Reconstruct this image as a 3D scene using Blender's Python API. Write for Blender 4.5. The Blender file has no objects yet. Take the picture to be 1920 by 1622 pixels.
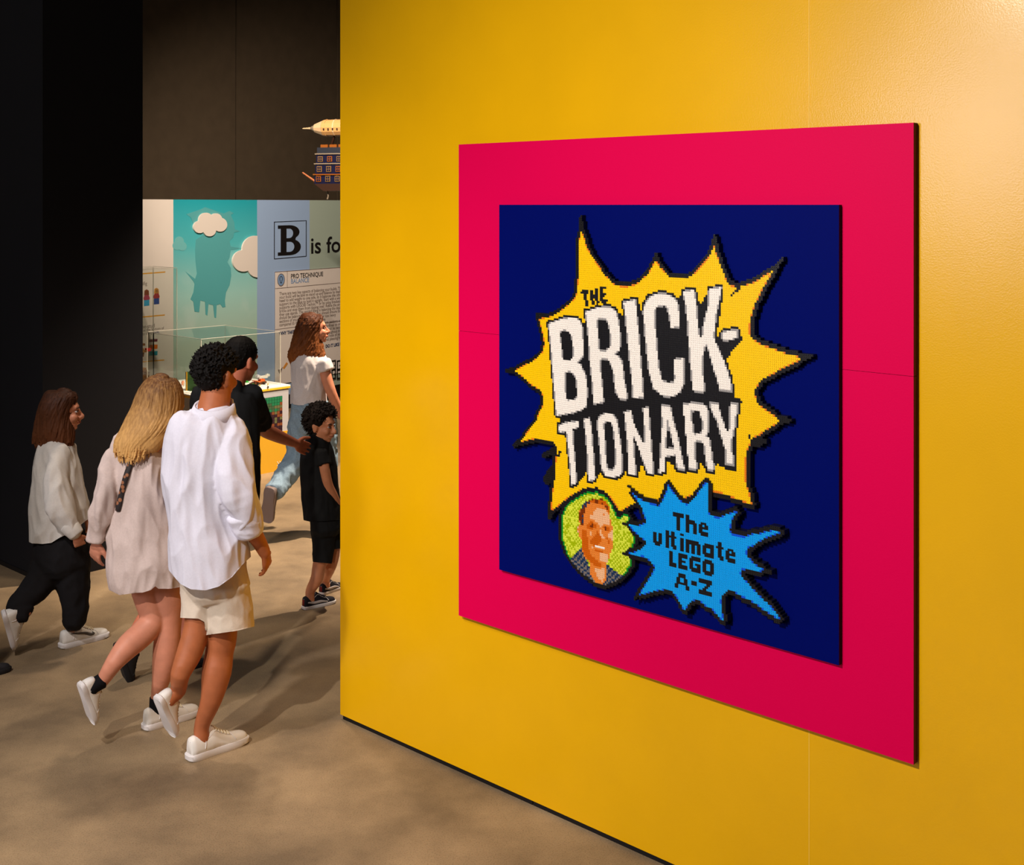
import bpy, bmesh, math, random
import numpy as np
from mathutils import Vector, Matrix, noise
random.seed(7)
sc = bpy.context.scene
C = bpy.context.collection

# ------------------------------------------------------------------ camera
F, CX, HY, H = 2271.0, 960.0, 384.0, 2.463       # focal length (px), principal x, horizon row, eye height
cam_d = bpy.data.cameras.new('camera'); cam = bpy.data.objects.new('camera', cam_d); C.objects.link(cam)
cam.location = (0, 0, H); cam.rotation_euler = (math.pi/2, 0, 0)
cam_d.sensor_fit = 'HORIZONTAL'; cam_d.sensor_width = 36.0
cam_d.lens = F*36.0/1920.0
cam_d.shift_y = -(811.0-HY)/1920.0
cam_d.clip_start = 0.05; cam_d.clip_end = 200
sc.camera = cam

# ------------------------------------------------------------------ world, exposure
world = bpy.data.worlds.new('world'); sc.world = world; world.use_nodes = True
world.node_tree.nodes['Background'].inputs[0].default_value = (1.0, 0.86, 0.72, 1)
world.node_tree.nodes['Background'].inputs[1].default_value = 0.045
sc.view_settings.view_transform = 'Standard'; sc.view_settings.look = 'None'
sc.view_settings.exposure = 0.0; sc.view_settings.gamma = 1.0; sc.view_settings.use_curve_mapping = False

# ------------------------------------------------------------------ lights (gallery spots on a high grid, plus one added fill)
def spot(name, loc, target, power, angle, blend, color, radius=0.06):
    d = bpy.data.lights.new(name, 'SPOT'); d.energy = power; d.spot_size = math.radians(angle); d.spot_blend = blend
    d.color = color; d.shadow_soft_size = radius
    o = bpy.data.objects.new(name, d); C.objects.link(o); o.location = loc
    o.rotation_euler = (Vector(target)-Vector(loc)).to_track_quat('-Z', 'Y').to_euler()
    return o
WARM = (1.0, 0.81, 0.64); NEUT = (1.0, 0.93, 0.86); COOL = (0.95, 0.91, 1.0)
spot('spot_sign', (-2.6, 1.1, 4.4), (0.85, 4.25, 0.6), 1080, 86, 1.0, NEUT, 0.05)
hd = bpy.data.lights.new('hall_lamp', 'AREA'); hd.shape = 'DISK'; hd.size = 2.3; hd.energy = 205; hd.color = COOL
hall = bpy.data.objects.new('hall_lamp', hd); C.objects.link(hall); hall.location = (-8.5, -1.1, 3.25)
hall.rotation_euler = (Vector((0.2, 4.4, 1.4))-hall.location).to_track_quat('-Z', 'Y').to_euler()
spot('spot_walkway', (-3.1, 2.6, 5.0), (-1.75, 5.9, 0.5), 560, 60, 1.0, (1.0, 0.93, 0.92), 0.12)
spot('fill_passage', (-1.7, 7.3, 5.2), (-1.25, 6.7, 0.0), 330, 70, 1.0, WARM, 0.15)  # added fill, brightens the shadowed floor between the group and the wall
spot('spot_exhibit', (-1.95, 9.2, 4.9), (-2.2, 15.0, 1.9), 1850, 66, 1.0, WARM, 0.08)
spot('spot_case', (-1.3, 9.9, 4.9), (-2.75, 11.35, 0.8), 800, 34, 0.6, WARM, 0.05)
spot('spot_floor_back', (0.2, 9.2, 5.2), (-1.7, 9.7, 0.0), 2600, 62, 0.8, WARM, 0.05)

# ------------------------------------------------------------------ helpers
def lin(c):
    return tuple(((x/255.0)/12.92 if x <= 10 else ((x/255.0+0.055)/1.055)**2.4) for x in c)
MATS = {}
def mat(name, rgb, rough=0.6, spec=0.3, noise_amt=0.0, noise_scale=20.0, bump=0.0, bump_scale=60.0, metal=0.0, srgb=True, stretch=None, coat=0.0):
    if name in MATS: return MATS[name]
    m = bpy.data.materials.new(name); m.use_nodes = True
    nt = m.node_tree; b = nt.nodes['Principled BSDF']
    col = lin(rgb) if srgb else rgb
    b.inputs['Base Color'].default_value = (*col, 1); b.inputs['Roughness'].default_value = rough
    b.inputs['Specular IOR Level'].default_value = spec; b.inputs['Metallic'].default_value = metal
    b.inputs['Coat Weight'].default_value = coat
    tc = None
    if noise_amt or bump:
        tc = nt.nodes.new('ShaderNodeTexCoord'); mp = nt.nodes.new('ShaderNodeMapping')
        nt.links.new(tc.outputs['Object'], mp.inputs['Vector'])
        if stretch: mp.inputs['Scale'].default_value = stretch
    if noise_amt:
        n = nt.nodes.new('ShaderNodeTexNoise'); n.inputs['Scale'].default_value = noise_scale; n.inputs['Detail'].default_value = 6
        nt.links.new(mp.outputs['Vector'], n.inputs['Vector'])
        r = nt.nodes.new('ShaderNodeValToRGB')
        r.color_ramp.elements[0].position = 0.3; r.color_ramp.elements[1].position = 0.7
        r.color_ramp.elements[0].color = (*[x*(1-noise_amt) for x in col], 1)
        r.color_ramp.elements[1].color = (*[min(1, x*(1+noise_amt)) for x in col], 1)
        nt.links.new(n.outputs['Fac'], r.inputs['Fac']); nt.links.new(r.outputs['Color'], b.inputs['Base Color'])
    if bump:
        n2 = nt.nodes.new('ShaderNodeTexNoise'); n2.inputs['Scale'].default_value = bump_scale; n2.inputs['Detail'].default_value = 4
        nt.links.new(mp.outputs['Vector'], n2.inputs['Vector'])
        bp = nt.nodes.new('ShaderNodeBump'); bp.inputs['Strength'].default_value = bump; bp.inputs['Distance'].default_value = 0.01
        nt.links.new(n2.outputs['Fac'], bp.inputs['Height']); nt.links.new(bp.outputs['Normal'], b.inputs['Normal'])
    MATS[name] = m
    return m

def tag(o, label=None, cat=None, group=None, kind=None):
    if label: o['label'] = label
    if cat: o['category'] = cat
    if group: o['group'] = group
    if kind: o['kind'] = kind
    return o
def empty(name, loc=(0, 0, 0)):
    o = bpy.data.objects.new(name, None); C.objects.link(o); o.location = loc; o.empty_display_size = 0.1
    return o
def adopt(o, parent):
    if parent is not None:
        o.parent = parent
        if parent.type == 'EMPTY':
            o.matrix_parent_inverse = Matrix.Translation(parent.location).inverted()
    return o
def link_mesh(name, me, mats=None, parent=None, smooth=False):
    o = bpy.data.objects.new(name, me); C.objects.link(o)
    if mats is not None:
        for m in (mats if isinstance(mats, (list, tuple)) else [mats]): me.materials.append(m)
    if smooth: me.polygons.foreach_set('use_smooth', [True]*len(me.polygons))
    return adopt(o, parent)
def from_bm(name, bm, mats=None, parent=None, smooth=False):
    me = bpy.data.meshes.new(name); bm.to_mesh(me); bm.free()
    return link_mesh(name, me, mats, parent, smooth)

def P(px, py, Y):
    """photo pixel at depth Y -> world point"""
    return Vector(((px-CX)/F*Y, Y, H-(py-HY)/F*Y))
def floorP(px, py):
    return P(px, py, H*F/(py-HY))

def add_prism(bm, base, top_off):
    """base: list of Vector (polygon), extruded by vector top_off"""
    a = [bm.verts.new(v) for v in base]; b = [bm.verts.new(v+top_off) for v in base]
    n = len(a); fs = [bm.faces.new(a[::-1]), bm.faces.new(b)]
    for i in range(n): fs.append(bm.faces.new((a[i], a[(i+1) % n], b[(i+1) % n], b[i])))
    return fs
def add_box(bm, o, u, v, w):
    """box with corner o and edge vectors u, v, w"""
    return add_prism(bm, [o, o+u, o+u+v, o+v], w)
def fix(bm):
    bmesh.ops.recalc_face_normals(bm, faces=bm.faces[:])
def box_obj(name, o, u, v, w, m, parent=None, bevel=0.0):
    bm = bmesh.new(); add_box(bm, Vector(o), Vector(u), Vector(v), Vector(w)); fix(bm)
    if bevel: bmesh.ops.bevel(bm, geom=bm.edges[:], offset=bevel, segments=2, affect='EDGES', profile=0.5)
    return from_bm(name, bm, m, parent)
UP = Vector((0, 0, 1))

def spline(pts, rad, sub):
    """Catmull-Rom through points and radii"""
    P_ = [Vector(p) for p in pts]; R_ = [Vector((r[0], r[1], 0)) if isinstance(r, (tuple, list)) else Vector((r, r, 0)) for r in rad]
    out, ro = [], []
    n = len(P_)
    for i in range(n-1):
        p0, p1, p2, p3 = P_[max(i-1, 0)], P_[i], P_[i+1], P_[min(i+2, n-1)]
        r0, r1, r2, r3 = R_[max(i-1, 0)], R_[i], R_[i+1], R_[min(i+2, n-1)]
        for k in range(sub):
            t = k/sub; t2 = t*t; t3 = t2*t
            f = lambda a, b, c, d: 0.5*((2*b)+(c-a)*t+(2*a-5*b+4*c-d)*t2+(3*b-a-3*c+d)*t3)
            out.append(f(p0, p1, p2, p3)); ro.append(f(r0, r1, r2, r3))
    out.append(P_[-1]); ro.append(R_[-1])
    return out, ro
def tube(bm, pts, rad, n=12, ref=None, sub=3, caps=(1.0, 1.0), mi=0):
    """tapered tube; radii number or (a along ref, b); caps: roundness of each end"""
    pts, rad = spline(pts, rad, sub) if sub > 1 and len(pts) > 2 else ([Vector(p) for p in pts], [Vector((r[0], r[1], 0)) if isinstance(r, (tuple, list)) else Vector((r, r, 0)) for r in rad])
    N = len(pts); T = []
    for i in range(N):
        t = pts[min(i+1, N-1)]-pts[max(i-1, 0)]
        T.append(t.normalized() if t.length > 1e-9 else Vector((0, 0, 1)))
    if ref is None:
        ref = Vector((1, 0, 0)) if abs(T[0].x) < 0.8 else Vector((0, 1, 0))
    a = Vector(ref)
    rings = []
    def ring(c, t, a, ra, rb):
        b = t.cross(a)
        return [bm.verts.new(c+a*(max(ra, 1e-4)*math.cos(2*math.pi*k/n))+b*(max(rb, 1e-4)*math.sin(2*math.pi*k/n))) for k in range(n)]
    axes = []
    for i in range(N):
        a = a-T[i]*a.dot(T[i])
        if a.length < 1e-6: a = T[i].orthogonal()
        a.normalize(); axes.append(a.copy())
    def end(i, sgn, k):
        if not k: return []
        rr = []
        r = min(rad[i].x, rad[i].y)*k
        for th in (35, 65, 85):
            s, c_ = math.sin(math.radians(th)), math.cos(math.radians(th))
            rr.append(ring(pts[i]+T[i]*(sgn*r*s), T[i], axes[i], rad[i].x*c_, rad[i].y*c_))
        return rr
    s = end(0, -1, caps[0])
    rings += s[::-1]
    for i in range(N): rings.append(ring(pts[i], T[i], axes[i], rad[i].x, rad[i].y))
    rings += end(N-1, 1, caps[1])
    fs = []
    for i in range(len(rings)-1):
        A, B = rings[i], rings[i+1]
        for k in range(n): fs.append(bm.faces.new((A[k], A[(k+1) % n], B[(k+1) % n], B[k])))
    fs.append(bm.faces.new(rings[0][::-1])); fs.append(bm.faces.new(rings[-1]))
    if mi:
        for f_ in fs: f_.material_index = mi
    return rings
def ball(bm, M, r=(1, 1, 1), u=16, v=10):
    S = Matrix.Diagonal((r[0], r[1], r[2], 1))
    return bmesh.ops.create_uvsphere(bm, u_segments=u, v_segments=v, radius=1.0, matrix=M @ S)
def T_(v): return Matrix.Translation(Vector(v))
def frame(o, x, y, z):
    return Matrix(((x[0], y[0], z[0], o[0]), (x[1], y[1], z[1], o[1]), (x[2], y[2], z[2], o[2]), (0, 0, 0, 1)))

def fuse(bm, voxel, smooth=4, factor=0.5):
    """one continuous surface out of overlapping shapes"""
    fix(bm)
    me = bpy.data.meshes.new('tmp'); bm.to_mesh(me); bm.free()
    o = bpy.data.objects.new('tmp', me); C.objects.link(o)
    r = o.modifiers.new('r', 'REMESH'); r.mode = 'VOXEL'; r.voxel_size = voxel
    if smooth:
        s = o.modifiers.new('s', 'SMOOTH'); s.iterations = smooth; s.factor = factor
    dg = bpy.context.evaluated_depsgraph_get()
    out = bpy.data.meshes.new_from_object(o.evaluated_get(dg))
    bpy.data.objects.remove(o); bpy.data.meshes.remove(me)
    out.polygons.foreach_set('use_smooth', [True]*len(out.polygons))
    return out
def folds(me, amp, freq=(12, 12, 4), ridge=False, seed=0.0, fn=None):
    """displace cloth along its normals by stretched noise"""
    n = len(me.vertices)
    co = np.empty(n*3, 'f'); me.vertices.foreach_get('co', co); co = co.reshape(-1, 3)
    no = np.empty(n*3, 'f'); me.vertices.foreach_get('normal', no); no = no.reshape(-1, 3)
    d = np.empty(n, 'f')
    for i in range(n):
        p = co[i]; q = Vector((float(p[0])*freq[0]+seed, float(p[1])*freq[1], float(p[2])*freq[2]))
        v = noise.noise(q)+0.5*noise.noise(q*2.1)
        if ridge:
            v = 0.6-2.0*abs(v)
            q2 = Vector((float(p[0])*freq[0]*2.6+seed+7, float(p[1])*freq[1]*2.6, (float(p[2])+0.5*float(p[0]))*freq[2]*2.4))
            v += 0.45*(0.5-2.2*abs(noise.noise(q2)))
        d[i] = v*amp
        if fn: d[i] += fn(float(p[0]), float(p[1]), float(p[2]))
    co += no*d[:, None]
    me.vertices.foreach_set('co', co.ravel()); me.update()
    return me

def hem_cut(me, hem, ymin=-1e9, ymax=1e9):
    """open the cloth along a hem: hem is a list of (photo x, photo y); only where ymin < depth < ymax"""
    hx = [h[0] for h in hem]; hy = [h[1] for h in hem]
    bm = bmesh.new(); bm.from_mesh(me); below = set()
    for v in bm.verts:
        x, y, z = v.co
        if not (ymin < y < ymax): continue
        px = CX+F*x/y; py = HY+F*(H-z)/y; h = float(np.interp(px, hx, hy))
        if py > h: below.add(v)
    dead = [f for f in bm.faces if all(v in below for v in f.verts)]
    bmesh.ops.delete(bm, geom=dead, context='FACES')
    for v in bm.verts:
        if v in below:
            x, y, z = v.co; px = CX+F*x/y; v.co.z = H-(float(np.interp(px, hx, hy))-HY)/F*y
    loose = [v for v in bm.verts if not v.link_faces]
    bmesh.ops.delete(bm, geom=loose, context='VERTS')
    bm.to_mesh(me); bm.free()
    return me

# ------------------------------------------------------------------ the yellow wall's own axes
TH = math.atan2(F, 2445.0)
DW = Vector((math.cos(TH), -math.sin(TH), 0)); NW = Vector((-math.sin(TH), -math.cos(TH), 0))
W0 = P(638, 1348, H*F/(1348-HY)); W0.z = 0
E2 = -NW                                           # direction into the hall, square to the yellow wall
E1 = -DW                                           # direction along the yellow wall, away
def wall_sz(px, py, t=0.0):
    rx, rz = (px-CX)/F, -(py-HY)/F
    Y = (W0.dot(NW)+t)/(rx*NW.x+NW.y)
    p = Vector((rx*Y, Y, H+rz*Y))
    return (p-W0).dot(DW), p.z
def WP(s, z, t=0.0):
    return W0+DW*s+NW*t+UP*z

# ------------------------------------------------------------------ structure
def concrete():
    m = bpy.data.materials.new('polished_concrete'); m.use_nodes = True; nt = m.node_tree; b = nt.nodes['Principled BSDF']
    tc = nt.nodes.new('ShaderNodeTexCoord')
    n1 = nt.nodes.new('ShaderNodeTexNoise'); n1.inputs['Scale'].default_value = 1.6; n1.inputs['Detail'].default_value = 8; n1.inputs['Roughness'].default_value = 0.6
    n2 = nt.nodes.new('ShaderNodeTexNoise'); n2.inputs['Scale'].default_value = 170; n2.inputs['Detail'].default_value = 3
    for n in (n1, n2): nt.links.new(tc.outputs['Object'], n.inputs['Vector'])
    r1 = nt.nodes.new('ShaderNodeValToRGB'); r1.color_ramp.elements[0].position = 0.34; r1.color_ramp.elements[1].position = 0.68
    r1.color_ramp.elements[0].color = (0.175, 0.124, 0.072, 1); r1.color_ramp.elements[1].color = (0.39, 0.277, 0.154, 1)
    r2 = nt.nodes.new('ShaderNodeValToRGB'); r2.color_ramp.elements[0].position = 0.33; r2.color_ramp.elements[1].position = 0.5
    r2.color_ramp.elements[0].color = (0.66, 0.64, 0.62, 1); r2.color_ramp.elements[1].color = (1, 1, 1, 1)
    mx = nt.nodes.new('ShaderNodeMix'); mx.data_type = 'RGBA'; mx.blend_type = 'MULTIPLY'; mx.inputs[0].default_value = 0.8
    nt.links.new(n1.outputs['Fac'], r1.inputs['Fac']); nt.links.new(n2.outputs['Fac'], r2.inputs['Fac'])
    nt.links.new(r1.outputs['Color'], mx.inputs[6]); nt.links.new(r2.outputs['Color'], mx.inputs[7])
    nt.links.new(mx.outputs[2], b.inputs['Base Color'])
    b.inputs['Roughness'].default_value = 0.55; b.inputs['Specular IOR Level'].default_value = 0.35
    bp = nt.nodes.new('ShaderNodeBump'); bp.inputs['Strength'].default_value = 0.15; bp.inputs['Distance'].default_value = 0.004
    nt.links.new(n2.outputs['Fac'], bp.inputs['Height']); nt.links.new(bp.outputs['Normal'], b.inputs['Normal'])
    return m
fl = box_obj('floor', (-14, -4, -0.1), (26, 0, 0), (0, 30, 0), (0, 0, 0.1), concrete()); tag(fl, kind='structure')

YEL = mat('yellow_wall_paint', (0.76, 0.40, 0.0), rough=0.22, spec=0.42, srgb=False, bump=0.05, bump_scale=190, noise_amt=0.03, noise_scale=3)
BLK = mat('black_plastic_base', (14, 13, 15), rough=0.5)
TOPZ = 4.6; KICK = 0.022
wall = box_obj('wall_right', WP(0.01, KICK, -0.30), DW*7.2, NW*0.288, UP*(TOPZ-KICK), YEL); tag(wall, kind='structure')
seam = wall_sz(1517, 100)[0]
edges = [0.0, seam-1.22*2, seam-1.22, seam, seam+1.22, seam+2.44, 7.22]
edges = [e for e in edges if e >= 0.0]
edges = [0.0]+[e for e in edges if e > 0.3]
# only the seam that shows is open; the other joints are filled, so two leaves face the wall
for a, b_ in ((0.0, seam-0.0011), (seam+0.0011, 7.22)):
    box_obj('wall_panel', WP(a, KICK, -0.012), DW*(b_-a), NW*0.012, UP*(TOPZ-KICK), YEL, wall)
box_obj('wall_panel', WP(0.0, KICK, -0.30), NW*0.288, DW*0.01, UP*(TOPZ-KICK), YEL, wall)
k1 = wall_sz(997, 1512)[0]
box_obj('joint_glint_strip', WP(seam-0.0011, KICK, -0.011), DW*0.0022, NW*0.0114, UP*(TOPZ-KICK), mat('yellow_joint_highlight', (0.82, 0.50, 0.08), rough=0.3, srgb=False), wall)  # paler yellow paints in the light caught along the seam edge
base = box_obj('baseboard_right', WP(0.012, 0, -0.29), DW*(k1-0.012-0.002), NW*0.283, UP*KICK, BLK); tag(base, kind='structure')
box_obj('base_strip', WP(k1+0.002, 0, -0.29), DW*(7.2-k1), NW*0.283, UP*KICK, BLK, base)

DARK = mat('dark_blue_black_paint', (0.008, 0.0079, 0.0096), rough=0.65, spec=0.2, srgb=False, noise_amt=0.05, noise_scale=4)
C0 = floorP(80, 1094)
col = bmesh.new()
add_prism(col, [C0, C0+E2*0.72, C0+E2*0.72+E1*3.4, C0+E1*3.4], UP*5.2); fix(col)
wl = from_bm('wall_left', col, DARK); tag(wl, kind='structure')
box_obj('base_strip', C0-E2*0.004-DW*(-0.004), E1*3.4, E2*0.004, UP*0.03, BLK, wl)

# exhibition wall with printed panels
VE = 2300.0
EX = Vector(((VE-CX)/F, 1, 0)).normalized(); NE = Vector((EX.y, -EX.x, 0))
B0 = floorP(625, 748)
def ex_p(px, py=None, off=0.0, z=None):
    rx = (px-CX)/F
    Y = (B0.dot(NE)+off)/(rx*NE.x+NE.y)
    p = Vector((rx*Y, Y, 0)); p.z = H-(py-HY)/F*Y if z is None else z
    return p
BROWN = mat('brown_black_partition', (0.085, 0.062, 0.039), rough=0.75, spec=0.15, srgb=False, noise_amt=0.08, noise_scale=6)
HB = 2.52
xs = {'a': ex_p(60, z=0), 'b': ex_p(325, z=0), 'c': ex_p(482, z=0), 'd': ex_p(580.5, z=0), 'e': ex_p(1000, z=0)}
wb = box_obj('wall_back', xs['a']-NE*0.13, xs['e']-xs['a'], NE*0.12, UP*HB, mat('partition_core', (120, 110, 100))); tag(wb, kind='structure')
PW = mat('warm_white_print', (0.78, 0.72, 0.66), rough=0.55, srgb=False, noise_amt=0.02, noise_scale=3)
def teal_mat():
    m = bpy.data.materials.new('printed_teal_sky'); m.use_nodes = True; nt = m.node_tree; b = nt.nodes['Principled BSDF']
    tc = nt.nodes.new('ShaderNodeTexCoord'); sp = nt.nodes.new('ShaderNodeSeparateXYZ'); nt.links.new(tc.outputs['Object'], sp.inputs[0])
    mr = nt.nodes.new('ShaderNodeMapRange'); mr.inputs[1].default_value = 0.9; mr.inputs[2].default_value = 2.5
    nt.links.new(sp.outputs[2], mr.inputs[0])
    r = nt.nodes.new('ShaderNodeValToRGB'); e = r.color_ramp.elements
    e[0].position = 0.0; e[0].color = (0.42, 0.56, 0.46, 1); e[1].position = 1.0; e[1].color = (0.015, 0.36, 0.44, 1)
    x = e.new(0.35); x.color = (0.33, 0.62, 0.58, 1); x = e.new(0.7); x.color = (0.08, 0.48, 0.53, 1)
    nt.links.new(mr.outputs[0], r.inputs['Fac'])
    n = nt.nodes.new('ShaderNodeTexNoise'); n.inputs['Scale'].default_value = 2.2; n.inputs['Detail'].default_value = 3
    nt.links.new(tc.outputs['Object'], n.inputs['Vector'])
    rr = nt.nodes.new('ShaderNodeValToRGB'); rr.color_ramp.elements[0].position = 0.55; rr.color_ramp.elements[1].position = 0.75
    rr.color_ramp.elements[0].color = (0, 0, 0, 1); rr.color_ramp.elements[1].color = (0.25, 0.25, 0.25, 1)
    nt.links.new(n.outputs['Fac'], rr.inputs['Fac'])
    mx = nt.nodes.new('ShaderNodeMix'); mx.data_type = 'RGBA'; nt.links.new(rr.outputs['Color'], mx.inputs[0])
    nt.links.new(r.outputs['Color'], mx.inputs[6]); mx.inputs[7].default_value = (0.7, 0.78, 0.74, 1)
    nt.links.new(mx.outputs[2], b.inputs['Base Color']); b.inputs['Roughness'].default_value = 0.55
    return m
PB = mat('printed_periwinkle', (0.30, 0.43, 0.66), rough=0.55, srgb=False)
PG = mat('printed_sage', (0.34, 0.42, 0.36), rough=0.55, srgb=False)
KB = 0.17
def graphic(a, b_, m):
    return box_obj('graphic_panel', xs[a]-NE*0.01+UP*KB, xs[b_]-xs[a], NE*0.01, UP*(HB-KB), m, wb)
gw = graphic('a', 'b', PW); gt = graphic('b', 'c', teal_mat()); gb = graphic('c', 'd', PB); gg = graphic('d', 'e', PG)
tag(gw, 'plain off-white printed panel'); tag(gt, 'teal printed sky panel'); tag(gb, 'pale blue printed panel'); tag(gg, 'grey green printed panel')
box_obj('kick_board', xs['a']-NE*0.02, xs['e']-xs['a'], NE*0.015, UP*KB, BLK, wb)
# tall dark partition behind, in leaves with open joints
wu = box_obj('wall_back_upper', ex_p(40, z=0)-NE*1.45, (ex_p(1040, z=0)-ex_p(40, z=0)), NE*0.1, UP*7.0, mat('partition_shadow_gap', (5, 4, 4))); tag(wu, kind='structure')
def wu_cut(px):
    rx = (px-CX)/F; Y = (B0.dot(NE)-1.33)/(rx*NE.x+NE.y); return Vector((rx*Y, Y, 0))
for a, b_ in ((40, 443), (443, 632), (632, 840), (840, 1040)):
    p, q = wu_cut(a), wu_cut(b_); p = p+EX*0.014; q = q-EX*0.014
    box_obj('partition_leaf', p-NE*0.03, q-p, NE*0.03, UP*7.0, BROWN, wu)

# ------------------------------------------------------------------ the brick mosaic sign
PINK = mat('magenta_board_paint', (0.68, 0.0, 0.068), rough=0.5, spec=0.05, srgb=False, bump=0.05, bump_scale=200)
PEDGE = mat('magenta_board_edge', (0.10, 0.004, 0.006), rough=0.7, srgb=False)
NAVY = mat('navy_board_paint', (0.0, 0.003, 0.108), rough=0.55, spec=0.03, srgb=False, noise_amt=0.08, noise_scale=300)
NEDGE = mat('navy_board_edge', (8, 4, 10), rough=0.7)
TP, TB = 0.028, 0.047                      # front faces of the magenta and the navy board
s0, z1 = wall_sz(860, 271, TP); s1 = wall_sz(1713, 232, TP)[0]; z0 = wall_sz(857, 1153, TP)[1]
zs = wall_sz(898, 624, TP)[1]
sign = empty('mosaic_sign', WP((s0+s1)/2, z0, 0))
tag(sign, 'large square toy brick mosaic with yellow starburst lettering on magenta and navy boards, mounted on yellow wall', 'wall sign')
sign['label'] = 'square toy brick mosaic of a yellow starburst title on navy and magenta boards'
def board(name, s0, s1, z0, z1, t0, t1, m, me_, par):
    bm = bmesh.new(); fs = add_box(bm, WP(s0, z0, t0), DW*(s1-s0), UP*(z1-z0), NW*(t1-t0)); fix(bm)
    for f in bm.faces:
        if f.normal.dot(NW) < 0.9: f.material_index = 1
    return from_bm(name, bm, [m, me_], par)
pb = board('backing_board', s0, s1, zs+0.0006, z1, 0.0, TP, PINK, PEDGE, sign); tag(pb, 'upper magenta backing board')
pb2 = board('backing_board', s0, s1, z0, zs-0.0006, 0.0, TP, PINK, PEDGE, sign); tag(pb2, 'lower magenta backing board')
b0, bz1 = wall_sz(936, 384, TB); b1 = wall_sz(1573, 384, TB)[0]; bz0 = wall_sz(936, 1068, TB)[1]
nb = board('navy_board', b0, b1, bz0, bz1, TP, TB, NAVY, NEDGE, sign); tag(nb, 'smooth navy blue board')

NG = 192
pitch = (b1-b0)/NG; NV = int(round((bz1-bz0)/pitch)); pz = (bz1-bz0)/NV
def crop(ox, oy, s): return lambda pts: [(ox+x/s, oy+y/s) for x, y in pts]
A = crop(920, 370, 4.915); B = crop(1240, 370, 4.915); CC = crop(920, 680, 4.915); D = crop(1240, 680, 4.915)
E8 = crop(1080, 530, 9.54); FF = crop(1160, 890, 5.406); G = crop(1030, 900, 7.722); HH = crop(1240, 740, 10.1375)

yellow = (A([(835, 300), (870, 400), (890, 470), (960, 580), (1050, 710), (1140, 800), (1200, 822), (1260, 825), (1350, 795), (1440, 715), (1490, 640), (1520, 575), (1560, 640), (1640, 725)])
    + B([(75, 735), (240, 740), (300, 705), (370, 630), (430, 560), (465, 490), (487, 445), (510, 520), (545, 620), (580, 700), (600, 765), (640, 810), (700, 832), (740, 815), (820, 795), (900, 755), (960, 715), (1050, 655), (1000, 740), (960, 800), (900, 910), (850, 1020), (825, 1130), (812, 1200), (815, 1270), (850, 1310), (900, 1345), (960, 1370), (1040, 1395), (1140, 1435), (1250, 1462), (1295, 1492), (1240, 1520), (1180, 1550), (1100, 1585), (1050, 1615)])
    + D([(1130, 45), (1010, 115), (920, 165), (880, 220), (855, 270), (870, 320), (890, 380), (940, 415), (1000, 455), (1050, 495), (1100, 540), (1040, 575), (960, 625), (900, 670), (840, 690), (825, 745), (790, 810), (778, 880), (778, 1090), (795, 1150), (815, 1215), (835, 1310), (720, 1270), (590, 1215), (450, 1180), (200, 1250)])
    + CC([(1320, 1300), (1190, 1375), (1150, 1310), (1090, 1225), (1020, 1180), (900, 1160), (850, 1165), (720, 1240), (650, 1300), (560, 1370), (560, 1290), (575, 1160), (590, 1040), (600, 900), (610, 780), (575, 730), (430, 700), (340, 715), (260, 735), (300, 690), (360, 610), (420, 530), (450, 450), (485, 385), (485, 310), (450, 250), (380, 210), (290, 130), (215, 75)])
    + A([(270, 1570), (400, 1500), (480, 1420), (495, 1350), (485, 1280), (465, 1200), (445, 1120), (560, 1095), (640, 1050), (720, 985), (775, 930), (795, 860), (800, 800), (810, 700), (812, 400)]))
ytips = [A([(806, 400), (818, 168), (838, 168), (885, 400)]), A([(1480, 640), (1505, 515), (1538, 515), (1580, 640)]), B([(430, 520), (482, 345), (505, 345), (540, 520)]),
    B([(920, 740), (1115, 548), (1140, 548), (1010, 760)]), B([(1150, 1420), (1400, 1445), (1405, 1475), (1200, 1555)]), D([(1020, 450), (1195, 520), (1195, 545), (1020, 600)]),
    D([(780, 1250), (800, 1150), (870, 1355), (840, 1360)]), CC([(540, 1250), (518, 1440), (535, 1455), (640, 1330)]), CC([(320, 640), (195, 765), (220, 785), (380, 730)]),
    CC([(300, 110), (130, 85), (125, 65), (260, 30)]), A([(560, 1075), (405, 1070), (410, 1095), (450, 1180)])]
spurs = [CC([(455, 855), (560, 790), (600, 780), (590, 840), (490, 880)]), CC([(475, 1080), (545, 960), (595, 920), (590, 1090), (520, 1130)]), D([(840, 690), (960, 700), (970, 735), (900, 775), (840, 770)]), D([(795, 665), (810, 665), (850, 730), (830, 735)]),
    B([(715, 828), (728, 842), (650, 912), (638, 898)]), CC([(612, 860), (630, 812), (646, 818), (625, 870)])]
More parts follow.
